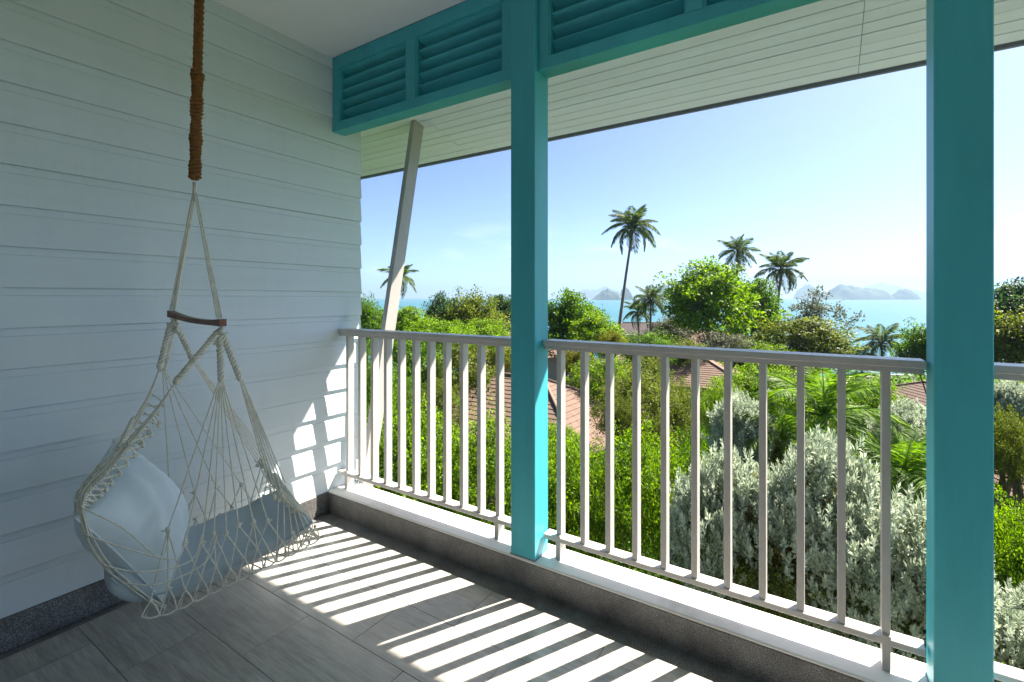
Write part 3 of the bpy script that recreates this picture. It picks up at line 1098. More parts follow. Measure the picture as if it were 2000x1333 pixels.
def ground_mat():
    m, nt, b, _ = new_mat('garden_soil_and_grass')
    n = noise(nt, 0.8, 6, 0.65)
    r = ramp(nt, n.outputs['Fac'], [(0.3, (0.028, 0.040, 0.012)), (0.5, (0.05, 0.085, 0.018)), (0.75, (0.11, 0.10, 0.055))])
    geo = nt.nodes.new('ShaderNodeNewGeometry')
    sep = nt.nodes.new('ShaderNodeSeparateXYZ')
    nt.links.new(geo.outputs['Position'], sep.inputs[0])
    mr = nt.nodes.new('ShaderNodeMapRange')
    mr.inputs['From Min'].default_value = -13.2; mr.inputs['From Max'].default_value = -12.7
    mr.inputs['To Min'].default_value = 1; mr.inputs['To Max'].default_value = 0
    nt.links.new(sep.outputs['Z'], mr.inputs['Value'])
    mx = nt.nodes.new('ShaderNodeMix'); mx.data_type = 'RGBA'
    nt.links.new(mr.outputs[0], mx.inputs['Factor']); nt.links.new(r.outputs[0], mx.inputs['A'])
    mx.inputs['B'].default_value = (0.55, 0.48, 0.36, 1)          # beach sand at the waterline
    nt.links.new(mx.outputs['Result'], b.inputs['Base Color'])
    b.inputs['Roughness'].default_value = 0.95
    n2 = noise(nt, 9, 5, 0.7)
    bump(nt, b, n2.outputs['Fac'], 0.6, 0.05)
    return m


def water_mat():
    m, nt, b, _ = new_mat('turquoise_sea_water')
    n = noise(nt, 0.004, 5, 0.6, stretch=(1, 1, 1))
    r = ramp(nt, n.outputs['Fac'], [(0.35, (0.013, 0.105, 0.118)), (0.65, (0.022, 0.130, 0.140))])
    nt.links.new(r.outputs[0], b.inputs['Base Color'])
    b.inputs['Roughness'].default_value = 0.28
    b.inputs['IOR'].default_value = 1.33
    n2 = noise(nt, 0.5, 8, 0.7)
    n3 = noise(nt, 0.045, 6, 0.7)
    ad = nt.nodes.new('ShaderNodeMath'); ad.operation = 'MULTIPLY_ADD'; ad.inputs[1].default_value = 3.0
    nt.links.new(n3.outputs['Fac'], ad.inputs[0]); nt.links.new(n2.outputs['Fac'], ad.inputs[2])
    bump(nt, b, ad.outputs[0], 0.8, 0.35)
    return m


# ground sheet (house platform down to the beach)
NXG, NYG = 90, 90
xs = np.linspace(-230, 260, NXG); ys = np.linspace(-90, 260, NYG)
gv, gf = [], []
for j in range(NYG):
    for i in range(NXG):
        gv.append((xs[i], ys[j], ground_z(xs[i], ys[j])))
for j in range(NYG - 1):
    for i in range(NXG - 1):
        a = j * NXG + i
        gf.append((a, a + 1, a + NXG + 1, a + NXG))
gm = MB(); gm.add(gv, gf)
tag(gm.build('ground', ground_mat(), smooth=True), 'sloping planted garden ground running down to the beach', kind='structure')

R_SEA = 12000
sv = [(0, 0, SEA)]; sf = []
rings = [60, 110, 250, 600, 1500, 4000, R_SEA]
K = 72
for r in rings:
    for k in range(K):
        a = 2 * math.pi * k / K
        sv.append((r * math.cos(a), r * math.sin(a), SEA))
for k in range(K):
    sf.append((0, 1 + k, 1 + (k + 1) % K))
for q in range(len(rings) - 1):
    for k in range(K):
        a, b = 1 + q * K + k, 1 + q * K + (k + 1) % K
        sf.append((a, a + K, b + K, b))
sm_ = MB(); sm_.add(sv, sf)
tag(sm_.build('sea', water_mat()), 'calm pale turquoise sea reaching the horizon', kind='structure')

m_isl, nt, b, _ = new_mat('wooded_limestone')
n = noise(nt, 0.012, 6, 0.7)
r = ramp(nt, n.outputs['Fac'], [(0.35, (0.016, 0.032, 0.022)), (0.58, (0.03, 0.05, 0.032)), (0.75, (0.11, 0.11, 0.10))])
nt.links.new(r.outputs[0], b.inputs['Base Color'])
b.inputs['Roughness'].default_value = 0.95


def island(label, px0, px1, dist, profile, seed):
    """profile: (fraction across, height in photo pixels) pairs"""
    rs = np.random.default_rng(seed)
    W = (px1 - px0) * dist / F_PX
    c = P((px0 + px1) / 2, HORIZON, dist)
    nu, nv = 60, 16
    pu = [p[0] for p in profile]; ph = [p[1] * dist / F_PX for p in profile]
    vs, fs = [], []
    jag = rs.normal(0, 1, nu + 1)
    right = Vector((CY, SY, 0)); fwd = Vector((-SY, CY, 0))
    for i in range(nu + 1):
        u = i / nu
        h = float(np.interp(u, pu, ph)) * (1 + 0.03 * jag[i] + 0.02 * math.sin(u * 40 + seed))
        for j in range(nv + 1):
            v = -1 + 2 * j / nv
            hz = h * max(0, 1 - abs(v) ** 2.6) * (1 + 0.10 * math.sin(v * 9 + u * 17 + seed))
            if abs(v) > 0.999:
                hz = -10
            p = right * ((u - 0.5) * W) + fwd * (v * W * 0.33)
            vs.append((p.x, p.y, hz))
    for i in range(nu):
        for j in range(nv):
            a = i * (nv + 1) + j
            fs.append((a, a + 1, a + nv + 2, a + nv + 1))
    mb = MB(); mb.add(vs, fs)
    o = mb.build('island', m_isl, smooth=True)
    o.location = (c.x, c.y, SEA)
    return tag(o, label, kind='structure')


island('low wooded island left of the tall palm trunk', 1156, 1217, 3400, [(0, 0), (0.15, 8), (0.35, 17), (0.5, 20), (0.62, 17), (0.8, 14), (0.95, 6), (1, 0)], 1)
island('narrow steep rock stack behind the tall palm trunk', 1212, 1238, 3500, [(0, 0), (0.05, 18), (0.3, 24), (0.6, 20), (0.85, 9), (1, 0)], 2)
island('steep blocky island behind the twin small palms', 1278, 1318, 3600, [(0, 3), (0.2, 16), (0.45, 27), (0.7, 25), (0.93, 16), (1, 0)], 3)
island('long flat topped island left of the round islet', 1612, 1724, 3900, [(0, 0), (0.1, 10), (0.22, 26), (0.35, 27), (0.5, 23), (0.7, 21), (0.9, 20), (0.97, 14), (1, 0)], 4)
island('small dome shaped islet beside the right column', 1741, 1791, 4000, [(0, 0), (0.1, 9), (0.35, 18), (0.6, 19), (0.85, 12), (1, 0)], 5)
island('pale island showing right of the bare tree', 1560, 1618, 5600, [(0, 16), (0.3, 28), (0.5, 22), (0.7, 10), (1, 2)], 6)
island('faint far mountain range above the low island', 1095, 1230, 8200, [(0, 0), (0.2, 11), (0.35, 18), (0.5, 16), (0.65, 23), (0.8, 16), (1, 3)], 7)
island('faint far mountain above the long island', 1640, 1800, 8400, [(0, 3), (0.3, 20), (0.45, 28), (0.6, 24), (0.8, 18), (1, 9)], 8)

hz_m = bpy.data.materials.new('sea_haze'); hz_m.use_nodes = True
nt = hz_m.node_tree; nt.nodes.clear()
out = nt.nodes.new('ShaderNodeOutputMaterial'); pv = nt.nodes.new('ShaderNodeVolumePrincipled')
pv.inputs['Color'].default_value = (0.34, 0.50, 0.66, 1)
pv.inputs['Density'].default_value = 0.00019
pv.inputs['Anisotropy'].default_value = 0.2
nt.links.new(pv.outputs[0], out.inputs['Volume'])
hz = MB().box(-12800, 12800, -12800, 12800, -20, 345).build('haze', hz_m)
tag(hz, 'thin pale sea haze in the air', kind='stuff')

# ------------------------------------------------------------------ plants: prototype meshes (unit size), then one object per plant
def unit(n, rng):
    v = rng.normal(size=(n, 3))
    return v / np.linalg.norm(v, axis=1, keepdims=True)


def crown_proto(name, seed, nclump, per, leaf, clump_r, flat=0.75, fill=0.25, lumps=7, up=0.5, rough=0.34):
    """foliage in a unit ball: leaf clumps round an uneven crown"""
    rng = np.random.default_rng(seed)
    d = unit(nclump, rng)
    d[:, 2] = np.where(d[:, 2] < -0.8, -d[:, 2] * 0.6, d[:, 2])
    lc = unit(lumps, rng); lc[:, 2] = np.abs(lc[:, 2]) * 1.2 - 0.5
    prox = (d @ lc.T).max(axis=1)
    rad = 0.66 + 0.36 * np.clip((prox - 0.55) / 0.45, 0, 1) + rng.normal(0, rough * 0.4, nclump)
    inner = rng.random(nclump) < fill
    rad = np.where(inner, rad * rng.uniform(0.35, 0.8, nclump), rad)
    c = d * rad[:, None]
    cr = clump_r * rng.uniform(0.5, 1.6, nclump)
    idx = np.repeat(np.arange(nclump), per)
    n = len(idx)
    loc = unit(n, rng) * (rng.random(n)[:, None] ** 0.45)
    loc[:, 2] *= flat
    pos = c[idx] + loc * cr[idx][:, None]
    out = pos - 0.35 * c[idx]
    ax = unit(n, rng) * 0.8 + loc * 0.9 + d[idx] * 0.35 + np.array([0, 0, -0.15])
    nr = unit(n, rng) * 0.75 + np.array([0, 0, up]) + d[idx] * 0.5
    L = leaf * rng.uniform(0.55, 1.5, n)
    V = leaf_quads(pos, ax, nr, L, L * rng.uniform(0.42, 0.62, n))
    return quad_mesh(name, V, n, M['leaf_green']), c[~inner]


def rosette_proto(name, seed, nros, per, leaf, lumps=9):
    """silver shrub: upright rosettes of blunt leaves all over a lumpy mound"""
    rng = np.random.default_rng(seed)
    d = unit(nros, rng)
    d[:, 2] = np.where(d[:, 2] < -0.35, -d[:, 2], d[:, 2])
    lc = unit(lumps, rng); lc[:, 2] = np.abs(lc[:, 2])
    prox = (d @ lc.T).max(axis=1)
    rad = 0.58 + 0.44 * np.clip((prox - 0.72) / 0.28, 0, 1) ** 0.8 + rng.normal(0, 0.075, nros)
    inner = rng.random(nros) < 0.25
    rad = np.where(inner, rad * rng.uniform(0.6, 0.9, nros), rad)
    c = d * rad[:, None]
    stem = d * 0.75 + np.array([0, 0, 0.75]) + rng.normal(0, 0.3, (nros, 3))
    stem /= np.linalg.norm(stem, axis=1, keepdims=True)
    idx = np.repeat(np.arange(nros), per)
    n = len(idx)
    k = np.tile(np.arange(per), nros)
    t = k / per
    ref = np.cross(stem, np.array([0.3, 0.9, 0.2])); ref /= np.linalg.norm(ref, axis=1, keepdims=True)
    ref2 = np.cross(stem, ref)
    a = k * 2.4 + rng.uniform(0, 6.28, nros)[idx]
    rad_dir = ref[idx] * np.cos(a)[:, None] + ref2[idx] * np.sin(a)[:, None]
    open_ = 1.15 - 0.85 * t
    ax = rad_dir * np.sin(open_)[:, None] + stem[idx] * np.cos(open_)[:, None] + rng.normal(0, 0.10, (n, 3))
    s = leaf * rng.uniform(0.8, 1.25, nros)[idx]
    pos = c[idx] + stem[idx] * ((t - 0.6) * 1.5 * s)[:, None]
    nr = stem[idx] - rad_dir * 0.6
    L = s * (1.15 - 0.4 * t)
    V = leaf_quads(pos, ax, nr, L, L * 0.42, 0.10)
    return quad_mesh(name, V, n, M['leaf_silver']), c[~inner]


def trunk_mb(h, r0, crown_pts, spread=1.0, limbs=6, seed=0):
    """tapered trunk with limbs into the crown; base at origin, crown centre at height h"""
    rng = random.Random(seed)
    mb = MB()
    pts = [(rng.uniform(-.04, .04) * h * i / 4, rng.uniform(-.04, .04) * h * i / 4, h * 0.96 * i / 4) for i in range(5)]
    pts[0] = (0, 0, -0.25)
    mb.tube(pts, [r0 * (1.25 - 0.2 * i) for i in range(5)], 7)
    for k in range(limbs):
        q = Vector(crown_pts[rng.randrange(len(crown_pts))])
        st = Vector(pts[2]).lerp(Vector(pts[4]), rng.random())
        en = Vector((q.x * spread * 0.8, q.y * spread * 0.8, h + q.z * spread * 0.75))
        md = st.lerp(en, 0.5) + Vector((0, 0, 0.12 * spread * rng.uniform(-1, 1)))
        mb.tube([st, md, en], [r0 * 0.5, r0 * 0.3, r0 * 0.1], 5, False)
    return mb


PROTO = {}
PROTO['tree_a'] = crown_proto('tree_crown', 11, 300, 64, 0.072, 0.19, lumps=9)
PROTO['tree_b'] = crown_proto('tree_crown', 12, 280, 64, 0.070, 0.20, lumps=7)
PROTO['tree_c'] = crown_proto('tree_crown', 13, 320, 56, 0.066, 0.18, lumps=11, flat=0.6)
PROTO['near_a'] = crown_proto('shrub_foliage', 21, 620, 58, 0.036, 0.125, lumps=10, fill=0.3)
PROTO['near_b'] = crown_proto('shrub_foliage', 22, 560, 62, 0.036, 0.13, lumps=12, fill=0.3)
PROTO['mid_a'] = crown_proto('shrub_foliage', 23, 300, 60, 0.055, 0.17, lumps=8)
PROTO['mid_b'] = crown_proto('shrub_foliage', 24, 280, 60, 0.058, 0.18, lumps=6)
PROTO['loose'] = crown_proto('tree_crown', 25, 70, 46, 0.07, 0.15, lumps=6, fill=0.1, rough=0.5)
PROTO['silver_a'] = rosette_proto('silver_foliage', 31, 1700, 14, 0.074, 20)
PROTO['silver_b'] = rosette_proto('silver_foliage', 32, 1500, 14, 0.078, 16)


def plant(name, label, cat, proto, mat, px, top, bot, halfw, depth, group=None, deep=None, seed=0, stemr=None, twig=False):
    """a tree or shrub whose crown fills photo rows top..bot and px +- halfw at a forward distance"""
    me, cp = PROTO[proto]
    c = P(px, (top + bot) / 2, depth)
    rx = 1.17 * halfw * depth / F_PX
    rz = 1.05 * (bot - top) / 2 * depth / F_PX
    gz = ground_z(c.x, c.y)
    h = max(c.z - gz, rz * 0.4)
    r = thing(name, label, cat, (c.x, c.y, c.z - h), random.Random(seed * 7 + px).uniform(0, 6.28), group)
    ry = rx * (deep or 1.0)
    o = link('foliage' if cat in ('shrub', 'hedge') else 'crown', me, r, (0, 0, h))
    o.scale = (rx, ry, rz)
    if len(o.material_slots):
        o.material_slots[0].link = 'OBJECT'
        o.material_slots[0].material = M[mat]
    if proto.startswith('silver'):
        q = link('inner_foliage', PROTO['near_b' if seed % 2 else 'near_a'][0], r, (0, 0, h - 0.03 * rz))
        q.scale = (rx * 0.84, ry * 0.84, rz * 0.86)
        q.material_slots[0].link = 'OBJECT'
        q.material_slots[0].material = M['leaf_gold' if seed % 2 else 'leaf_olive']
    sr = stemr or max(0.035, 0.016 * h)
    pts = [(p[0] * rx, p[1] * ry, p[2] * rz) for p in cp]
    trunk_mb(h, sr, [Vector((p[0] / 1, p[1], p[2])) for p in pts], 1.0, 9 if twig else 6, seed + px).build('stem' if cat in ('shrub', 'hedge') else 'trunk', M['bark'], r, True)
    return r


G1, G2, G3, G4 = 'trees on the slope beyond the railing', 'shrubs below the balcony', 'silver leaved shrubs below the balcony', 'coconut palms on the slope'
# --- trees seen above the handrail, left to right
plant('broadleaf_tree', 'dark olive tree in the gap between siding wall and brace', 'tree', 'tree_b', 'leaf_green', 716, 583, 690, 34, 34, G1, seed=1)
plant('broadleaf_tree', 'bright green leafy tree just right of the slanted brace', 'tree', 'tree_c', 'leaf_lime', 792, 592, 700, 46, 38, G1, seed=2)
plant('broadleaf_tree', 'dark green tree left of the yellowish round tree', 'tree', 'tree_a', 'leaf_dark', 862, 577, 690, 32, 48, G1, seed=3)
plant('broadleaf_tree', 'yellowish green round tree left of the nearer column', 'tree', 'tree_b', 'leaf_olive', 922, 572, 690, 52, 33, G1, seed=4)
plant('broadleaf_tree', 'dark tree partly hidden by the nearer teal column', 'tree', 'tree_c', 'leaf_dark', 982, 568, 690, 36, 44, G1, seed=5)
plant('broadleaf_tree', 'lime green tree with large glossy leaves in front of the yellowish tree', 'tree', 'mid_b', 'leaf_lime', 935, 617, 700, 48, 24, G1, seed=6)
plant('broadleaf_shrub', 'pale flowering leafy shrub along the handrail right of the brace', 'shrub', 'mid_a', 'leaf_lime', 845, 622, 710, 62, 22, G2, seed=7)
plant('broadleaf_tree', 'tall mid green tree just right of the nearer column', 'tree', 'tree_a', 'leaf_green', 1108, 572, 700, 50, 31, G1, seed=8)
plant('broadleaf_tree', 'low sunny tree right of the tall tree by the nearer column', 'tree', 'tree_b', 'leaf_lime', 1158, 608, 700, 46, 29, G1, seed=9)
plant('croton_shrub', 'small yellow orange shrub at the foot of the tall palm', 'shrub', 'mid_a', 'leaf_yellow', 1196, 646, 690, 22, 27, G2, seed=10)
plant('broadleaf_tree', 'large round bright green tree in the centre of the view', 'tree', 'tree_a', 'leaf_lime', 1382, 513, 668, 76, 42, G1, seed=11)
plant('broadleaf_tree', 'darker tree touching the right side of the large round tree', 'tree', 'tree_c', 'leaf_green', 1474, 535, 680, 42, 46, G1, seed=12)
plant('bare_tree', 'thin half bare tree in front of the sea', 'tree', 'loose', 'leaf_grey', 1590, 556, 690, 50, 56, G1, seed=13, stemr=0.16, twig=True)
plant('broadleaf_tree', 'bushy yellow green tree above the handrail in front of the bare tree', 'tree', 'tree_c', 'leaf_olive', 1572, 612, 730, 74, 38, G1, seed=14)
plant('broadleaf_tree', 'green tree half hidden by the left edge of the wide column', 'tree', 'tree_b', 'leaf_green', 1812, 632, 740, 40, 30, G1, seed=15)
plant('broadleaf_tree', 'dark crowned tree right of the wide column', 'tree', 'tree_a', 'leaf_dark', 1995, 552, 690, 62, 30, G1, seed=16)
plant('broadleaf_tree', 'yellow green tree below the dark crowned tree at the right edge', 'tree', 'tree_b', 'leaf_olive', 1985, 608, 740, 56, 26, G1, seed=17)
plant('grey_shrub', 'greyish scrub beside the twin small palms', 'shrub', 'tree_b', 'leaf_grey', 1312, 618, 690, 40, 52, G2, seed=18)
plant('broadleaf_shrub', 'low green shrub under the twin small palms', 'shrub', 'mid_a', 'leaf_green', 1262, 648, 720, 46, 34, G2, seed=19)
plant('feathery_shrub', 'feathery grey green shrub in front of the far brown roof', 'shrub', 'mid_b', 'leaf_grey', 1412, 645, 700, 38, 36, G2, seed=20)
plant('broadleaf_shrub', 'yellow green shrub left of the feathery shrub at rail height', 'shrub', 'mid_b', 'leaf_olive', 1345, 660, 720, 34, 34, G2, seed=21)
# --- seen through the balusters, left bay
plant('broadleaf_shrub', 'tall green shrub behind the first balusters by the wall', 'shrub', 'near_a', 'leaf_green', 705, 655, 930, 60, 13, G2, seed=30)
plant('broadleaf_shrub', 'dark green shrub under the handrail behind the left balusters', 'shrub', 'mid_a', 'leaf_green', 800, 652, 800, 60, 19, G2, seed=31)
plant('broadleaf_shrub', 'olive green shrub behind the left railing above the brown roof', 'shrub', 'mid_b', 'leaf_olive', 890, 662, 790, 62, 20, G2, seed=32)
plant('broadleaf_shrub', 'yellow green shrub left of the nearer column above the roof', 'shrub', 'mid_a', 'leaf_yellow', 985, 672, 735, 34, 25, G2, seed=33)
plant('hedge_shrub', 'large dense hedge shrub low behind the left railing', 'hedge', 'near_b', 'leaf_lime', 800, 770, 1110, 110, 11.5, G2, seed=34)
plant('hedge_shrub', 'dense hedge shrub just left of the nearer column', 'hedge', 'near_a', 'leaf_lime', 955, 800, 1110, 95, 11, G2, seed=35)
plant('broadleaf_shrub', 'olive shrub in front of the left end of the brown roof', 'shrub', 'near_a', 'leaf_olive', 848, 735, 860, 46, 15.5, G2, seed=70)
plant('broadleaf_shrub', 'green shrub behind the third and fourth baluster from the wall', 'shrub', 'near_b', 'leaf_green', 768, 715, 860, 48, 15, G2, seed=72)
plant('broadleaf_shrub', 'lime shrub hiding the lower edge of the brown roof right of the nearer column', 'shrub', 'near_a', 'leaf_lime', 1085, 825, 920, 50, 13.5, G2, seed=73)
plant('broadleaf_shrub', 'olive shrub between the brown roof corner and the dry shrubs', 'shrub', 'near_b', 'leaf_olive', 1215, 770, 880, 34, 15.5, G2, seed=74)
plant('broadleaf_shrub', 'small lime shrub in front of the far brown roof at rail height', 'shrub', 'mid_a', 'leaf_lime', 1300, 650, 730, 40, 38, G2, seed=75)
plant('broadleaf_shrub', 'green shrub right of the far brown roof at rail height', 'shrub', 'mid_b', 'leaf_lime', 1480, 660, 740, 46, 36, G2, seed=76)
plant('broadleaf_shrub', 'sunlit shrub just below the handrail in front of the centre bungalow', 'shrub', 'mid_a', 'leaf_olive', 1262, 695, 780, 44, 26, G2, seed=77)
plant('broadleaf_shrub', 'lime shrub tucked between the silver shrubs and the green hedge', 'shrub', 'near_a', 'leaf_lime', 1395, 885, 1060, 48, 8.6, G2, seed=78)
plant('broadleaf_shrub', 'green shrub showing through the silver shrubs near the kerb', 'shrub', 'near_b', 'leaf_olive', 1530, 1060, 1320, 80, 6.3, G2, seed=79)
# --- middle bay
plant('hedge_shrub', 'dense bright hedge shrub just right of the nearer column', 'hedge', 'near_b', 'leaf_lime', 1105, 838, 1150, 88, 10.8, G2, seed=36)
plant('hedge_shrub', 'dense bright hedge shrub in the middle of the centre railing', 'hedge', 'near_a', 'leaf_lime', 1245, 832, 1160, 100, 10.5, G2, seed=37)
plant('hedge_shrub', 'rounded green hedge shrub left of the silver shrubs', 'hedge', 'near_b', 'leaf_green', 1360, 838, 1130, 72, 11.5, G2, seed=38)
plant('broadleaf_shrub', 'yellow shrub under the handrail right of the nearer column', 'shrub', 'mid_a', 'leaf_yellow', 1128, 676, 740, 32, 26, G2, seed=39)
plant('broadleaf_shrub', 'lime shrub between the two nearest brown roofs', 'shrub', 'mid_b', 'leaf_lime', 1180, 690, 800, 50, 23, G2, seed=40)
plant('broadleaf_shrub', 'dry olive shrub left of the pale gable wall', 'shrub', 'near_a', 'leaf_olive', 1250, 715, 880, 75, 17, G2, seed=41)
plant('broadleaf_shrub', 'dry olive shrub in front of the pale gable wall', 'shrub', 'near_b', 'leaf_olive', 1320, 735, 880, 45, 18, G2, seed=42)
plant('broadleaf_shrub', 'glossy green shrub right of the pale gable wall', 'shrub', 'near_a', 'leaf_lime', 1415, 745, 900, 52, 17, G2, seed=43)
plant('broadleaf_tree', 'leafy green tree under the handrail right of the nearest hip roof', 'tree', 'near_b', 'leaf_lime', 1490, 702, 860, 75, 19, G1, seed=44)
plant('broadleaf_tree', 'sunny lime tree behind the arching palm fronds', 'tree', 'near_a', 'leaf_lime', 1610, 728, 880, 80, 20, G1, seed=45)
plant('broadleaf_tree', 'rounded lime tree left of the dark brown roof', 'tree', 'near_b', 'leaf_lime', 1700, 735, 900, 55, 19, G1, seed=46)
plant('broadleaf_shrub', 'small lime shrub below the dark brown roof', 'shrub', 'near_a', 'leaf_lime', 1785, 792, 870, 55, 17, G2, seed=47)
# --- silver shrubs
plant('silver_shrub', 'shaded silver shrub furthest back behind the palm fronds', 'shrub', 'silver_b', 'leaf_silver', 1462, 785, 1000, 62, 9.5, G3, seed=50)
plant('silver_shrub', 'silver shrub right behind the last baluster, higher than the others', 'shrub', 'silver_a', 'leaf_silver', 1790, 800, 1040, 70, 9.5, G3, seed=51)
plant('silver_shrub', 'broad silver shrub beside the green hedge in the centre railing', 'shrub', 'silver_a', 'leaf_silver', 1420, 905, 1290, 92, 7.2, G3, seed=52)
plant('silver_shrub', 'largest silver shrub behind the right half of the centre railing', 'shrub', 'silver_b', 'leaf_silver', 1590, 872, 1330, 108, 6.6, G3, seed=53)
plant('silver_shrub', 'lowest silver shrub against the foot of the wide column', 'shrub', 'silver_a', 'leaf_silver', 1745, 985, 1420, 120, 5.8, G3, seed=54)
plant('silver_shrub', 'pale silver shrub at the bottom right corner beyond the wide column', 'shrub', 'silver_b', 'leaf_silver', 1995, 1185, 1500, 95, 5.6, G3, seed=55)
plant('silver_shrub', 'distant silver shrub at the right edge above the golden shrub', 'shrub', 'silver_b', 'leaf_silver', 1985, 752, 880, 45, 11, G3, seed=56)
plant('golden_shrub', 'golden brown patch of old leaves inside the silver shrubs', 'shrub', 'near_b', 'leaf_gold', 1500, 930, 1130, 60, 6.9, G2, seed=57)
# --- right of the wide column
plant('broadleaf_shrub', 'lime shrub at the right edge just under the handrail', 'shrub', 'near_a', 'leaf_lime', 1975, 735, 800, 50, 16, G2, seed=60)
plant('golden_shrub', 'golden olive shrub right of the wide column', 'shrub', 'near_b', 'leaf_olive', 1962, 795, 960, 44, 10, G2, seed=61)
plant('broadleaf_shrub', 'dark green shrub under the golden shrub at the right edge', 'shrub', 'near_a', 'leaf_green', 1990, 840, 940, 55, 10.5, G2, seed=62)
plant('hedge_shrub', 'trimmed bright hedge shrub right of the wide column', 'hedge', 'near_b', 'leaf_lime', 1970, 955, 1330, 90, 8.2, G2, seed=63)


# palms ---------------------------------------------------------------
def frond_mesh(name, seed, L, droop, nl=58, leaflet=0.36, mat='leaf_palm', width=0.024):
    rng = np.random.default_rng(seed)
    """a feather frond leaving the origin along +x, arching down"""
    ts = np.linspace(0.0, 1.0, 14)
    def rach(t):
        x = L * (t - 0.22 * droop * t ** 2.2)
        z = L * (0.42 * t - (0.42 + 0.50 * droop) * t ** 2.1)
        return np.array([x, 0 * t, z]).T if np.ndim(t) else np.array([x, 0, z])
    pos, ax, nr, LL = [], [], [], []
    for i in range(nl):
        t = 0.14 + 0.86 * i / (nl - 1)
        p = rach(t)
        dp = rach(min(1, t + 0.02)) - rach(t - 0.02)
        dp /= np.linalg.norm(dp)
        ln = leaflet * L * (math.sin(math.pi * (0.16 + 0.80 * t)) ** 0.7) * rng.uniform(0.85, 1.12)
        for s in (-1, 1):
            a = dp * 0.62 + np.array([0, s * 0.80, 0]) + np.array([0, 0, -0.16 - 0.42 * rng.random()])
            pos.append(p); ax.append(a + rng.normal(0, 0.07, 3)); nr.append(np.array([0, 0, 1.0]) + 0.3 * rng.normal(size=3)); LL.append(ln)
    pos, ax, nr, LL = map(np.array, (pos, ax, nr, LL))
    V = leaf_quads(pos, ax, nr, LL, np.full(len(LL), width * L), 0.2).reshape(-1, 4, 3)
    mb = MB()
    rp = rach(ts)
    mb.tube([tuple(p) for p in rp], [0.016 * L * (1.15 - t) for t in ts], 4, False)
    nq = len(V)
    base = len(mb.v)
    mb.v += [tuple(p) for p in V.reshape(-1, 3)]
    mb.f += [tuple(base + 4 * i + k for k in range(4)) for i in range(nq)]
    me = bpy.data.meshes.new(name)
    me.from_pydata(mb.v, [], mb.f)
    me.materials.append(M[mat])
    me.update()
    return me


FR = [frond_mesh('frond', 100 + k, 1.0, dr) for k, dr in enumerate((0.25, 0.55, 0.95, 1.35))]
FRB = [frond_mesh('frond', 120 + k, 1.0, dr, 54, 0.40, 'leaf_frond', 0.018) for k, dr in enumerate((0.15, 0.4, 0.8))]


def palm(label, px, py, depth, rad_px, base_px, base_py, nfr=20, seed=0, lean=0.0, fr=FR, trunk_r=0.15, wind=0.0):
    rng = random.Random(seed)
    top = P(px, py, depth)
    b = P(base_px, base_py, depth)
    gz = ground_z(b.x, b.y)
    dirv = (b - top)
    if dirv.z > -0.2:
        dirv = Vector((0, 0, -1))
    foot = b.copy() if b.z > gz else b
    foot = top + dirv * min(1.6, ((gz - top.z) / dirv.z)) if dirv.z < 0 else b
    foot.z = gz
    r = thing('coconut_palm', label, 'palm', foot, 0, G4)
    tp = top - foot
    pts, rs = [], []
    for i in range(13):
        t = i / 12
        p = Vector((tp.x * (t ** 1.25), tp.y * (t ** 1.25), tp.z * t))
        pts.append(p); rs.append(trunk_r * (1.35 - 0.75 * t ** 0.6) * (1 + 0.06 * (i % 2)))
    pts[0].z -= 0.3
    MB().tube(pts, rs, 9).build('trunk', M['palmbark'], r, True)
    R = (0.92 if fr is FR else 1.08) * rad_px * depth / F_PX
    for i in range(nfr):
        a = i * 2.39996 + rng.uniform(-.25, .25)
        lvl = i / nfr                                       # 0 = youngest, upright
        me = fr[min(len(fr) - 1, int(lvl * len(fr) + rng.uniform(-.3, .4)))] if lvl * len(fr) + 0.4 > 0 else fr[0]
        o = link('frond', me, r, tp)
        sc = R * rng.uniform(0.95, 1.2) * (0.85 + 0.25 * math.sin(math.pi * lvl))
        o.scale = (sc, sc, sc)
        tilt = math.radians(74 - 108 * lvl + rng.uniform(-10, 10))
        o.rotation_euler = (rng.uniform(-.3, .3), -tilt, a + wind * math.sin(a))
    if fr is FR:
        for i in range(5):
            a = i * 1.3
            MB().ball((0, 0, 0), 0.11, 7, 5, (1, 1, 1.25)).build('coconut', M['leaf_olive'], r, True).location = tp + Vector((0.22 * math.cos(a), 0.22 * math.sin(a), -0.22))
    return r


palm('tall leaning coconut palm standing alone against the sky', 1236, 447, 60, 56, 1210, 660, 24, 1, trunk_r=0.22)
palm('coconut palm on a thin trunk behind the top of the slanted brace', 780, 545, 92, 42, 774, 600, 20, 2, trunk_r=0.18)
palm('small twin palm in front, right of the tall leaning palm', 1271, 588, 52, 40, 1270, 650, 20, 3, trunk_r=0.15)
palm('lower drooping twin palm, left one behind the small palm', 1246, 612, 55, 36, 1250, 655, 18, 4, trunk_r=0.14)
palm('coconut palm crown rising behind the large round tree', 1441, 495, 72, 44, 1437, 560, 20, 5, trunk_r=0.17)
palm('coconut palm with leaning trunk right of the large round tree', 1526, 530, 56, 50, 1512, 640, 22, 6, trunk_r=0.2)
palm('low beach palm in front of the sea near the wide column', 1722, 672, 58, 52, 1722, 745, 18, 7, trunk_r=0.18)
palm('ragged young palm beside the beach palm, mostly below the handrail', 1672, 700, 60, 34, 1672, 745, 14, 8, trunk_r=0.14)
FB = dict(fr=FRB, trunk_r=0.09)
palm('bright feathery palm clump among the silver shrubs', 1612, 815, 9.6, 120, 1612, 1000, 16, 11, **FB)
palm('arching green palm left of the wide column above the silver shrub', 1765, 930, 8.2, 105, 1765, 1150, 16, 12, **FB)
palm('small fan of palm fronds behind the shaded silver shrub', 1530, 860, 9.0, 75, 1530, 1000, 12, 13, **FB)


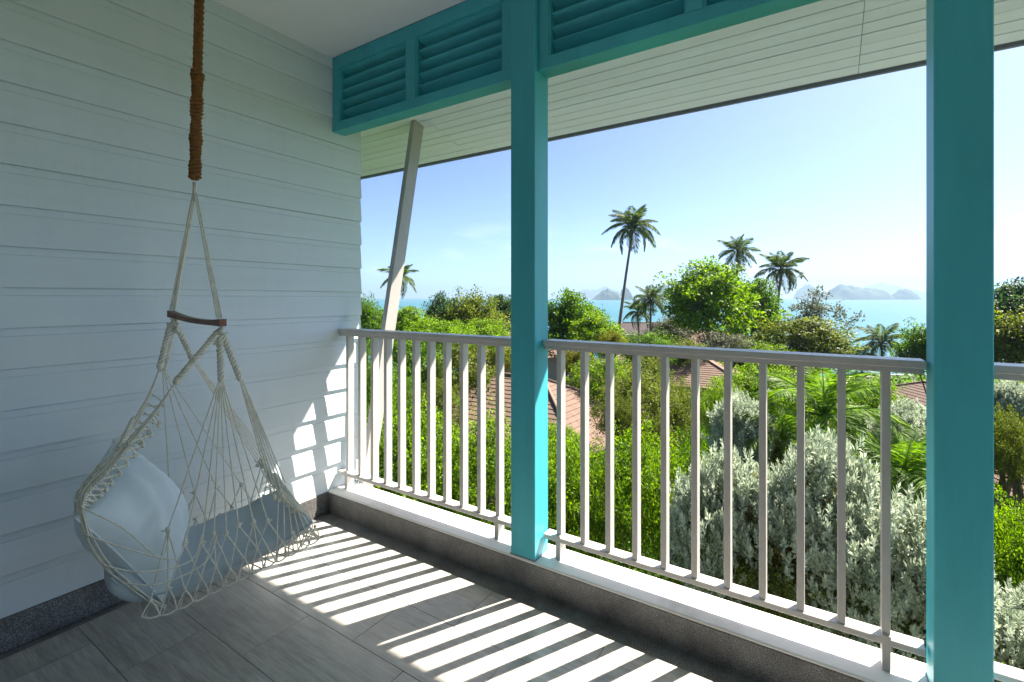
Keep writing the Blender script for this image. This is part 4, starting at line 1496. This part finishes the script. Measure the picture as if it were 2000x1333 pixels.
# neighbouring bungalows ------------------------------------------------
def hip_house(label, ridge_a, ridge_b, eave_drop, run, rot_mat='rooftile', wall_h=2.6, courses=16, rotz=None, name='bungalow'):
    """ridge_a/ridge_b: world ends of the ridge; hip roof falls eave_drop over run metres on all sides"""
    A, B = Vector(ridge_a), Vector(ridge_b)
    c = (A + B) / 2
    ez = c.z - eave_drop
    d = (B - A); d.z = 0
    half = d.length / 2
    ang_ = math.atan2(d.y, d.x)
    r = thing(name, label, 'house', (c.x, c.y, ez - wall_h), ang_)
    z0 = wall_h
    # stepped shingle courses, one closed ring per course
    ro = MB()
    for k in range(courses):
        t0, t1 = k / courses, (k + 1) / courses
        def ring(t, lift):
            w = run * (1 - t)
            z = z0 + eave_drop * t + lift
            return [(-half - w, -w, z), (half + w, -w, z), (half + w, w, z), (-half - w, w, z)]
        a = ring(t0, 0.035); b_ = ring(min(t1, 0.999), 0.008); a0 = ring(t0, -0.01)
        ro.add(a + b_, [(i, (i + 1) % 4, 4 + (i + 1) % 4, 4 + i) for i in range(4)])
        ro.add(a0 + a, [(i, (i + 1) % 4, 4 + (i + 1) % 4, 4 + i) for i in range(4)])
    w = run
    ro.add([(-half - w, -w, z0 - 0.02), (half + w, -w, z0 - 0.02), (half + w, w, z0 - 0.02), (-half - w, w, z0 - 0.02)], [(0, 1, 2, 3)])
    roof = ro.build('roof', M[rot_mat], r)
    for sx in (-1, 1):
        for sy in (-1, 1):
            MB().tube([(sx * (half + run + 0.02), sy * (run + 0.02), z0 + 0.04), (sx * half, 0, z0 + eave_drop + 0.045)], 0.075, 6).build('hip_cap', M['roofcap'], roof, True)
    MB().tube([(-half, 0, z0 + eave_drop + 0.05), (half, 0, z0 + eave_drop + 0.05)], 0.08, 6).build('ridge_cap', M['roofcap'], roof, True)
    inset = 0.7
    hx, hy = half + run - inset, run - inset
    MB().box(-hx, hx, -hy, hy, -3.0, z0 - 0.04).build('wall', M['housewall'], r)
    for sx in (-0.55, 0.35):
        for sy in (-1, 1):
            f_ = MB().box(-0.5, 0.5, -0.03, 0.03, 0, 1.25, 0.01).build('window', M['white'], r)
            f_.location = (sx * hx, sy * (hy + 0.012), z0 - 1.7)
            MB().box(-0.42, 0.42, -0.04, 0.04, 0.08, 1.17).build('pane', M['fascia'], f_)
    return r


hip_house('brown hip roofed bungalow half hidden behind the nearer teal column', P(945, 730, 24), P(1062, 740, 22), 2.0, 3.9)
hip_house('bungalow with pale wall and brown hip roof in the centre of the garden', P(1235, 688, 36), P(1362, 690, 34.0), 1.75, 3.7)
hip_house('far wide brown roof showing just above the centre handrail', P(1340, 648, 52), P(1410, 643, 50), 2.2, 6.0)
hip_house('brown roof ending just right of the nearer column at rail height', P(1005, 651, 40), P(1050, 652, 38), 1.4, 3.3)
hip_house('small brown roof with teal eave right of the centre bungalow', P(1490, 700, 44), P(1530, 702, 44), 0.9, 2.6)
hip_house('dark brown roofed bungalow by the beach left of the wide column', P(1805, 752, 33), P(1850, 752, 31), 1.9, 4.2, 'roofdark')
hip_house('low bungalow roof corner at the far right edge', P(2060, 850, 17), P(2120, 850, 16), 1.6, 3.2)
hip_house('grey thatched beach pavilion behind the twin small palms', P(1215, 630, 72), P(1290, 632, 72), 1.6, 3.6, 'thatch', name='beach_pavilion')
hip_house('small red brown roof behind the left balusters', P(800, 735, 30), P(815, 735, 30), 0.9, 2.0)

# beach wall seen below the low palm
bwp = P(1775, 742, 84)
lw = MB().box(-9, 9, -0.15, 0.15, -0.6, 0.9, 0.02).build('beach_wall', M['white'])
lw.location = bwp; lw.rotation_euler = (0, 0, YAW)
tag(lw, 'low white garden wall along the beach near the wide column', 'wall')

# undergrowth that closes the gaps between the shrubs: one mass
rng = np.random.default_rng(5)
pp_, aa_, nn_, ll_ = [], [], [], []
n_u = 4200
for i in range(n_u):
    d = 9 + 75 * rng.random() ** 1.5
    l = rng.uniform(-0.85, 1.15) * d
    x = -SY * d + CY * l; y = CY * d + SY * l
    if y < 6.5:
        continue
    gz = ground_z(x, y)
    if gz < -12.9:
        continue
    R = rng.uniform(0.6, 1.5) * (0.7 + d * 0.014)
    m = int(26 + 420 / d)
    u = unit(m, rng); u[:, 2] = np.abs(u[:, 2])
    pp_.append(np.array([x, y, gz]) + u * R * np.array([1, 1, 1.0]) * rng.uniform(0.75, 1.0, (m, 1)))
    aa_.append(unit(m, rng) + u * 0.6); nn_.append(unit(m, rng) * 0.6 + np.array([0, 0, 0.7])); ll_.append(np.full(m, 0.10 + 0.0045 * d) * rng.uniform(0.7, 1.3, m))
pp_, aa_, nn_, ll_ = np.concatenate(pp_), np.concatenate(aa_), np.concatenate(nn_), np.concatenate(ll_)
V = leaf_quads(pp_, aa_, nn_, ll_, ll_ * 0.55)
ug = link('undergrowth', quad_mesh('undergrowth', V, len(pp_), M['leaf_green']))
tag(ug, 'mixed green undergrowth covering the slope', kind='stuff')
